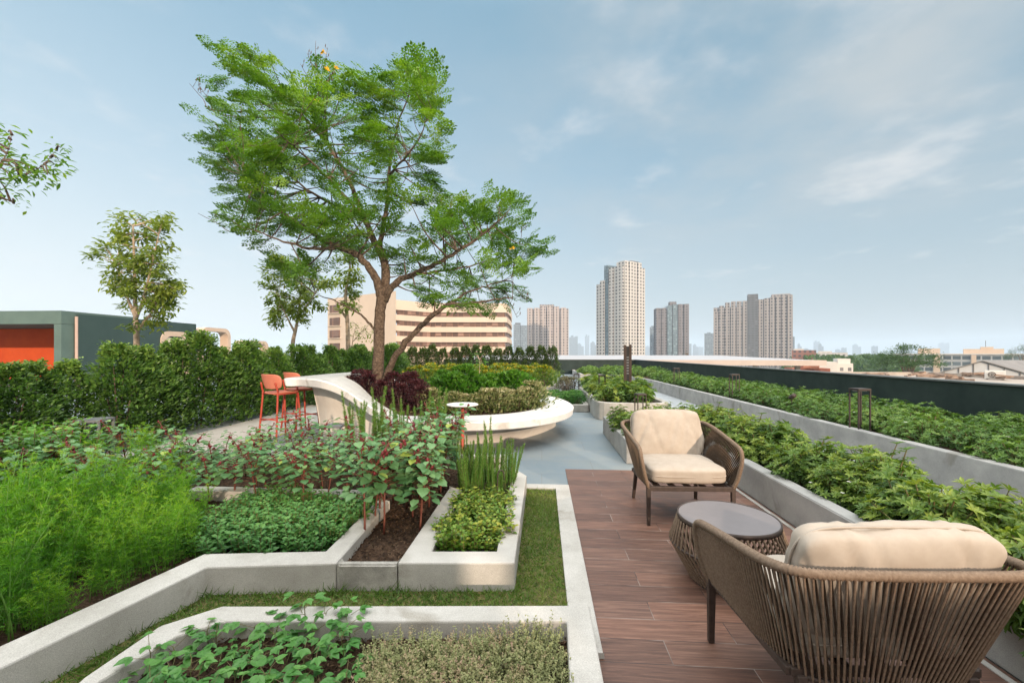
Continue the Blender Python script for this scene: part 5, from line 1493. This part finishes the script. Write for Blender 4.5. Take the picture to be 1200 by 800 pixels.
# ------------------------------------------------------------------ armchairs
def cushion(mb, sx, sy, sz, n=22, e=5.0, puff=.35, wrinkle=.006, ph=0.0, pinch=0.0):
    """soft box: superellipsoid with bulging faces and shallow wrinkles"""
    idx = {}
    V, fs = [], []
    lin = np.linspace(-1, 1, n)
    def vid(p):
        k = tuple(np.round(p, 5))
        if k not in idx:
            idx[k] = len(V); V.append(p)
        return idx[k]
    for ax in range(3):
        for s in (-1, 1):
            for i in range(n - 1):
                for j in range(n - 1):
                    q = []
                    for a, b in ((i, j), (i + 1, j), (i + 1, j + 1), (i, j + 1)):
                        p = [0, 0, 0]; p[ax] = s; p[(ax + 1) % 3] = lin[a]; p[(ax + 2) % 3] = lin[b]
                        q.append(vid(np.array(p, float)))
                    fs.append(tuple(q if s > 0 else q[::-1]))
    P = np.array(V)
    w = np.abs(P)
    r = (w[:, 0] ** e + w[:, 1] ** e + w[:, 2] ** e) ** (1 / e)
    Q = P / r[:, None]
    prof = (1 - np.abs(Q[:, 0]) ** 2.4) * (1 - np.abs(Q[:, 1]) ** 2.4)
    z = Q[:, 2] * (1 - puff + puff * prof)
    x, y = Q[:, 0] * (1 + .02 * np.sin(5 * Q[:, 1] + ph)), Q[:, 1] * (1 + .02 * np.sin(4 * Q[:, 0] + ph))
    R = np.stack([x * sx, y * sy, z * sz], 1)
    nrm = Q / np.linalg.norm(Q, axis=1)[:, None]
    edge = np.clip(np.maximum(np.abs(Q[:, 0]), np.abs(Q[:, 1])) - .45, 0, 1)
    wr = wrinkle * (np.sin(13 * Q[:, 0] + 6 * Q[:, 1] + 3 * np.sin(5 * Q[:, 1] + ph)) * edge + .6 * np.sin(23 * Q[:, 0] - 9 * Q[:, 1] + ph) * edge + .5 * np.sin(5 * Q[:, 0] + 7 * Q[:, 1] + 2 * ph))
    if pinch:
        for cx_, ang in ((-.75, .9), (-.4, -.6), (.1, .7), (.42, .5), (.7, -.8), (.88, .4)):
            u_ = (Q[:, 0] - cx_) - ang * .35 * Q[:, 1]
            wr -= pinch * np.exp(-(u_ / .045) ** 2) * np.clip(1.1 - np.abs(Q[:, 1]) * .5, 0, 1)
    return R + nrm * wr[:, None], fs

def rim_path():
    right = [(.325, -.345, .285), (.352, -.362, .36), (.378, -.368, .47), (.388, -.355, .545), (.39, -.315, .582), (.392, -.22, .602), (.396, -.05, .628), (.40, .12, .652), (.395, .25, .668), (.365, .345, .68), (.29, .39, .686), (.15, .405, .69)]
    pts = right + [(0, .408, .69)] + [(-x, y, z) for x, y, z in right[::-1]]
    return smooth_path(pts, 14)
def base_path():
    right = [(.325, -.345, .29), (.322, -.33, .29), (.32, -.30, .288), (.318, -.25, .286), (.316, -.2, .285), (.314, -.12, .282), (.308, -.02, .278), (.30, .08, .274), (.288, .17, .268), (.262, .235, .262), (.20, .268, .258), (.10, .28, .256)]
    pts = right + [(0, .282, .256)] + [(-x, y, z) for x, y, z in right[::-1]]
    return smooth_path(pts, 14)
def make_chair(label, seed):
    r = empty('woven_armchair'); tag(r, label, 'armchair')
    RP, BP = rim_path(), base_path()
    n = len(RP)
    seg = np.linalg.norm(np.diff(RP, axis=0), axis=1); s = np.concatenate([[0], np.cumsum(seg)])
    # rim: rope wound round a tube
    m = MB()
    k = int(s[-1] / .0058)
    t = np.linspace(0, s[-1], k)
    P = np.stack([np.interp(t, s, RP[:, i]) for i in range(3)], 1)
    m.tube(P, .0155 + .0024 * np.where(np.arange(k) % 2 == 0, 1, -1), 12)
    m.build('wrapped_rim', ROPE, r, smooth=True)
    # lower frame
    m = MB(); m.tube(BP, .011, 8); m.build('lower_frame', DARK_METAL, r, smooth=True)
    m = MB()
    m.box(-.335, .335, -.36, -.33, .265, .30); m.box(-.30, .30, .225, .25, .262, .29)
    for x in (-.312, .312):
        m.obox((x * .97, -.05, .278), (.011, 0, 0), (0, .29, -.004), (0, 0, .015))
    m.build('seat_frame', DARK_METAL, r, bevel=.003)
    for x in np.linspace(-.24, .24, 5):
        m = MB(); m.box(x - .022, x + .022, -.33, .225, .279, .291); m.build('seat_slat', DARK_METAL, r)
    for sx in (-1, 1):
        for (tx, ty, bx_, by_, zt) in ((.325, -.345, .325, -.348, .31), (.27, .245, .285, .29, .27)):
            m = MB()
            V = []
            for z, x, y, w in ((0, bx_, by_, .0125), (zt, tx, ty, .0165)):
                V += [(sx * x - w, y - w, z), (sx * x + w, y - w, z), (sx * x + w, y + w, z), (sx * x - w, y + w, z)]
            m.add(V, [(3, 2, 1, 0), (4, 5, 6, 7), (0, 1, 5, 4), (1, 2, 6, 5), (2, 3, 7, 6), (3, 0, 4, 7)])
            m.build('leg', DARK_METAL, r, bevel=.003)
    # rope strands, an outer and an inner layer
    ss = np.arange(.10, s[-1] - .10, .0225)
    for layer in (0, 1):
        m = MB()
        for q, a in enumerate(ss):
            top = np.array([np.interp(a, s, RP[:, i]) for i in range(3)])
            b_ = a + (.0225 * (1.5 if layer else 0))
            bot = np.array([np.interp(min(b_, s[-1]), s, BP[:, i]) for i in range(3)])
            if top[2] - bot[2] < .05: continue
            inw = np.array([-top[0], -top[1] + .02, 0]); inw /= np.linalg.norm(inw) + 1e-9
            off = inw * (.013 if layer else -.008)
            mid_ = (top + bot) / 2 + off * 1.0 + (np.array([0, 0, 0]))
            m.tube([top + off * .8, mid_, bot + off * .8 + np.array([0, 0, -.006])], .0038, 6, cap=False, tint=.5)
        m.build('inner_weave' if layer else 'rope_weave', ROPE_DARK if layer else ROPE, r, smooth=True)
    # seat cushion
    m = MB()
    R, fs = cushion(m, .305, .30, .078, 24, 7.0, .22, .0022, seed)
    R = R + np.array([0, -.05, .372])
    m.add(R, fs); sc_ = m.build('seat_cushion', CLOTH, r, smooth=True)
    m = MB(); pp = []
    for t in np.linspace(0, 2 * math.pi, 90, endpoint=False):
        c_, s_ = math.cos(t), math.sin(t)
        k = (abs(c_) ** 7 + abs(s_) ** 7) ** (-1 / 7)
        pp.append((.306 * c_ * k, .301 * s_ * k - .05, .372))
    m.tube(pp, .0038, 6, True); m.build('piping', CLOTH, sc_, smooth=True)
    m = MB()
    R, fs = cushion(m, .315, .222, .098, 34, 5.4, .34, .0035, seed + 2, .011)
    a = math.radians(72)
    Y = R[:, 1] * math.cos(a) - R[:, 2] * math.sin(a); Z = R[:, 1] * math.sin(a) + R[:, 2] * math.cos(a)
    R = np.stack([R[:, 0], Y + .235, Z + .59], 1)
    m.add(R, fs); bc = m.build('back_cushion', CLOTH, r, smooth=True)
    m = MB(); pp = []
    for t in np.linspace(0, 2 * math.pi, 90, endpoint=False):
        c_, s_ = math.cos(t), math.sin(t)
        k = (abs(c_) ** 5.4 + abs(s_) ** 5.4) ** (-1 / 5.4)
        x_, y_ = .317 * c_ * k, .224 * s_ * k
        pp.append((x_, y_ * math.cos(a) + .235, y_ * math.sin(a) + .59))
    m.tube(pp, .0042, 6, True); m.build('piping', CLOTH, bc, smooth=True)
    return r
ch = make_chair('woven taupe armchair seen from the front with beige cushions by the planter', 0.4)
ch.location = (1.145, 3.76, .008); ch.rotation_euler = (0, 0, math.radians(2)); ch.scale = (1.0, 1.0, 1.02)
ch2 = make_chair('woven taupe armchair seen from behind with its beige back cushion above the rim', 1.9)
ch2.location = (1.14, 1.745, .008); ch2.rotation_euler = (0, 0, math.radians(183)); ch2.scale = (1.04, .92, .97)

# ------------------------------------------------------------------ coffee table
ct = empty('coffee_table', (1.10, 2.62, .008)); tag(ct, 'low round coffee table with grey top and woven rope drum', 'table')
TOP = surface("grey_taupe_top", (.165, .15, .152), (.19, .172, .175), 4, .42, .05, 300)
m = MB(); m.lathe([(.262, .362), (.270, .366), (.270, .3735), (.002, .3735)], 64); m.build('table_top', TOP, ct)
m = MB(); m.lathe([(.2705, .352), (.279, .352), (.281, .362), (.280, .3765), (.2715, .3765), (.2705, .373)], 64); m.build('rim', DARK_METAL, ct, smooth=True)
m = MB()
for r_, z in ((.318, .215), (.21, .012)):
    m.tube([(r_ * math.cos(t), r_ * math.sin(t), z) for t in np.linspace(0, 2 * math.pi, 64, endpoint=False)], .008, 8, True)
m.build('ring_frame', DARK_METAL, ct, smooth=True)
m = MB()
for k in range(58):
    a = 2 * math.pi * k / 58
    for b_, da in ((a, .0),):
        t0, t1, t2 = a, a + .12, a + .30
        m.tube([(.276 * math.cos(t0), .276 * math.sin(t0), .352), (.322 * math.cos(t1), .322 * math.sin(t1), .215), (.212 * math.cos(t2), .212 * math.sin(t2), .012)], .0066, 6, cap=False)
m.build('rope_weave', ROPE, ct, smooth=True)

# ------------------------------------------------------------------ bar stools
def make_stool():
    r = empty('bar_stool')
    m = MB()
    P = []
    n = 16
    V, fs = [], []
    for i in range(n + 1):
        for j in range(n + 1):
            u, v = -1 + 2 * i / n, -1 + 2 * j / n
            # rounded square plan
            q = (abs(u) ** 4 + abs(v) ** 4) ** .25 / max(abs(u), abs(v), 1e-6) if (u or v) else 1
            x, y = u / max(q, 1e-6) * .205, v / max(q, 1e-6) * .195
            V.append((x, y, .735 + .018 * (abs(u) ** 2) - .012 * (1 - v * v) * (1 - u * u)))
    k = n + 1
    V2 = V + [(x, y, z - .014) for x, y, z in V]
    for i in range(n):
        for j in range(n):
            a, b, c, d = i * k + j, (i + 1) * k + j, (i + 1) * k + j + 1, i * k + j + 1
            fs += [(a, b, c, d), (d + k * k, c + k * k, b + k * k, a + k * k)]
    edge = [(i, 0) for i in range(n)] + [(n, j) for j in range(n)] + [(i, n) for i in range(n, 0, -1)] + [(0, j) for j in range(n, 0, -1)]
    for q in range(len(edge)):
        a = edge[q][0] * k + edge[q][1]; b = edge[(q + 1) % len(edge)][0] * k + edge[(q + 1) % len(edge)][1]
        fs.append((b, a, a + k * k, b + k * k))
    m.add(V2, fs); m.build('seat', RED_SEAT, r, smooth=True)
    # curved back shell, behind the seat at +Y
    V, fs = [], []
    for th in (0, 1):
        for i in range(n + 1):
            for j in range(n + 1):
                u, v = -1 + 2 * i / n, -1 + 2 * j / n
                q = (abs(u) ** 4.5 + abs(v) ** 4.5) ** (1 / 4.5) / max(abs(u), abs(v), 1e-6) if (u or v) else 1
                uu, vv = u / q, v / q
                x = uu * (.235 - .035 * (vv < 0) * abs(vv)); z = .915 + vv * .115
                V.append((x, .20 - .075 * uu * uu + .05 * (vv * .5 + .5) + th * .014, z))
    for i in range(n):
        for j in range(n):
            a, b, c, d = i * k + j, (i + 1) * k + j, (i + 1) * k + j + 1, i * k + j + 1
            fs += [(a, b, c, d), (d + k * k, c + k * k, b + k * k, a + k * k)]
    for q in range(len(edge)):
        a = edge[q][0] * k + edge[q][1]; b = edge[(q + 1) % len(edge)][0] * k + edge[(q + 1) % len(edge)][1]
        fs.append((b, a, a + k * k, b + k * k))
    m = MB(); m.add(V, fs); m.build('backrest', RED_SEAT, r, smooth=True)
    for sx in (-1, 1):
        m = MB(); m.tube([(sx * .205, -.215, 0), (sx * .165, -.165, .725)], [.013, .015], 10); m.build('leg', RED, r, smooth=True)
        m = MB(); m.tube(smooth_path([(sx * .215, .235, 0), (sx * .182, .19, .70), (sx * .185, .195, .78), (sx * .17, .225, .90)], 4), .0145, 10); m.build('leg', RED, r, smooth=True)
    m = MB()
    m.tube(smooth_path([(-.165, -.165, .722), (.165, -.165, .722), (.18, .19, .722), (-.18, .19, .722)], 1, True), .012, 8, True); m.build('seat_frame', RED, r, smooth=True)
    m = MB()
    z = .27
    f = lambda a, b: a + (b - a) * z / .72
    fx, fy, bx_, by_ = f(.205, .165), f(-.215, -.165), f(.215, .182), f(.235, .19)
    m.tube([(-fx, fy, z), (fx, fy, z)], .009, 8); m.tube([(-bx_, by_, z + .06), (bx_, by_, z + .06)], .009, 8)
    for s in (-1, 1): m.tube([(s * fx, fy, z + .03), (s * bx_, by_, z + .03)], .009, 8)
    m.build('footrest', RED, r, smooth=True)
    return r
st = make_stool()
p = D(330, 414, 6.78); st.location = (p.x, p.y, 0); st.rotation_euler = (0, 0, math.radians(157))
tag(st, 'nearer coral red bar stool fully in view at the tip of the white counter', 'bar stool', 'coral red bar stools')
st2 = copy_tree(st)
p = D(353, 414, 7.45); st2.location = (p.x, p.y, 0); st2.rotation_euler = (0, 0, math.radians(153))
tag(st2, 'farther coral red bar stool partly hidden behind the other stool and counter', 'bar stool', 'coral red bar stools')
# ------------------------------------------------------------------ pedestal table by the bench
p = D(542, 414, 5.45)
pt = empty('pedestal_table', (p.x, p.y, 0)); tag(pt, 'small round white topped table on a red stem before the bench', 'table')
m = MB(); m.lathe([(.17, .683), (.198, .69), (.203, .70), (.198, .706), (.002, .706)], 40); m.build('table_top', WHITE, pt, smooth=False)
m = MB(); m.lathe([(.026, .02), (.022, .04), (.022, .684)], 16); m.build('stem', RED, pt, smooth=True)
m = MB(); m.lathe([(.15, 0), (.15, .012), (.14, .02), (.03, .024), (.026, .03)], 32); m.build('base', RED, pt)

# ------------------------------------------------------------------ bollard lamps
BROWN_METAL = surface("bronze_metal", (.032, .023, .02), (.045, .033, .028), 20, .5, metal=.2)
GLOW = surface("opal_diffuser", (.6, .58, .52), (.64, .62, .56), 5, .4)
def make_bollard(name, w, h, leg, mat):
    r = empty(name)
    for sx in (-1, 1):
        for sy in (-1, 1):
            m = MB(); c = w / 2 - leg / 2
            m.box(sx * c - leg / 2, sx * c + leg / 2, sy * c - leg / 2, sy * c + leg / 2, 0, h - .03); m.build('leg', mat, r)
    m = MB(); m.box(-w / 2 - .002, w / 2 + .002, -w / 2 - .002, w / 2 + .002, h - .0298, h); m.build('top_plate', mat, r, bevel=.003)
    m = MB(); m.box(-w * .32, w * .32, -w * .32, w * .32, h - .037, h - .0305); m.build('diffuser', GLOW, r)
    m = MB(); m.box(-w / 2 - .02, w / 2 + .02, -w / 2 - .02, w / 2 + .02, -.01, .0); m.build('base_plate', mat, r)
    return r
bol = make_bollard('bollard_lamp', .165, .56, .015, BROWN_METAL)
GRP = 'bronze frame bollard lamps in the planters'
first = True
for px, d, z, lab, sc, rz in ((1007.5, 5.65, .33, 'bronze frame bollard lamp among the low shrubs nearest the camera along the parapet', 1.0, 4), (860.5, 9.6, .33, 'bronze frame bollard lamp halfway along the parapet bed', 1.0, 0), (792.5, 13.7, .33, 'small bronze bollard lamp deep in the bright shrubs of the parapet bed', 1.0, 0),
                          (750.5, 6.6, .25, 'bronze bollard lamp right behind the facing armchair cushion', .86, 8), (705.5, 10.4, .3, 'thin bronze bollard lamp standing left of the tall brown post', .95, 0), (675.5, 13.0, .2, 'bronze bollard lamp before the far corner planter', .95, 0), (567, 11.5, .2, 'bronze bollard lamp peeping out beside the little sapling', 1.0, 0)):
    o = bol if first else copy_tree(bol)
    first = False
    p = D(px, 414, d); o.location = (p.x, p.y, z); o.scale = (sc, sc, sc); o.rotation_euler = (0, 0, math.radians(rz))
    tag(o, lab, 'lamp', GRP)
gb = make_bollard('bollard_lamp', .30, .53, .026, GREY_METAL)
p = D(109, 414, 5.35); gb.location = (p.x, p.y, 0); gb.rotation_euler = (0, 0, math.radians(18)); tag(gb, 'grey metal frame bollard lamp beside the broad leaved shrubs', 'lamp', 'grey frame bollard lamps')
g2 = copy_tree(gb); p = D(392, 414, 5.4); g2.location = (p.x, p.y, 0); g2.scale = (.8, .8, .85); g2.rotation_euler = (0, 0, math.radians(6)); tag(g2, 'grey metal frame bollard lamp behind the rosemary under the bar counter', 'lamp', 'grey frame bollard lamps')
# tall post
p = D(735.5, 414, 9.6)
po = empty('lamp_post', (p.x, p.y, .27), math.radians(-6)); tag(po, 'tall brown twin slat post with black panel in the middle planter', 'lamp post')
WOODB = surface("brown_slat", (.035, .022, .017), (.055, .034, .026), 12, .55)
m = MB(); m.box(-.085, -.03, -.035, .035, .22, 1.27); m.build('slat', WOODB, po, bevel=.004)
m = MB(); m.box(.03, .085, -.035, .035, 0, 1.28); m.build('slat', WOODB, po, bevel=.004)
m = MB(); m.box(-.0295, .0295, -.025, .025, .25, 1.24); m.build('panel', surface("black_panel", (.012, .012, .013), (.02, .02, .02), 9, .5), po)
m = MB()
for k in range(7): m.box(-.024, .024, -.029, -.0252, .62 + k * .06, .645 + k * .06)
m.build('louvre', GREY_METAL, po)
# spotlight in the parapet bed
p = D(928, 414, 7.5)
sp_ = empty('spike_spotlight', (p.x, p.y, .2)); tag(sp_, 'small dark spike spotlight poking out of the low shrubs', 'spotlight')
m = MB(); m.tube([(0, 0, 0), (0, 0, .36)], .01, 8); m.build('spike', DARK_METAL, sp_)
m = MB(); m.tube([(0, .06, .36), (0, .02, .38), (0, -.07, .42)], [.03, .038, .04], 14); m.build('head', DARK_METAL, sp_, smooth=True)
# bent rod in the corner planter
a_ = G(586, 592, .1)
m = MB(); m.tube(smooth_path([(-.02, 0, 0), (-.02, 0, .24), (-.012, 0, .285), (.008, 0, .30), (.028, 0, .285), (.034, 0, .22)], 5), .005, 8)
o = m.build('bent_rod', DARK_METAL, smooth=True, loc=(a_.x, a_.y, .09)); tag(o, 'thin black hooked rod stuck in the corner planter', 'rod')

# ------------------------------------------------------------------ building behind the camera whose shade lies over the garden
sb = empty('stair_house'); tag(sb, 'plain rendered stair house behind the viewpoint that shades the herb beds', 'building')
m = MB(); m.box(-14, 1.2, -11.5, -6, 0, 3.6); m.build('wall', TEAL_D, sb)
m = MB(); m.box(2.6, 7.5, -11.5, -7, 0, 2.88); m.build('annexe', TEAL_D, sb)
for x0, x1 in ((2.6, 4.98), (5.28, 7.5)):  # unseen strips added on the annexe; their gap throws a sun patch
    m = MB(); m.box(x0, x1, -7.08, -7, 2.881, 3.2); m.build('sun_slot_blocker', TEAL_D, sb)

# ------------------------------------------------------------------ haze
m = MB(); m.box(-3500, 3500, -60, 5200, -21.0, 130)
hz, hn, hl, hb = new_mat("pale_haze")
hn.remove(hb)
vol = hn.new("ShaderNodeVolumePrincipled")
vol.inputs['Color'].default_value = (.68, .83, 1.0, 1)
vol.inputs['Density'].default_value = 0.00024
vol.inputs['Anisotropy'].default_value = 0.0
hl.new(vol.outputs[0], hn["Material Output"].inputs['Volume'])
o = m.build('haze', hz); o['kind'] = 'stuff'; o['label'] = 'pale city haze over the skyline'; o['category'] = 'haze'
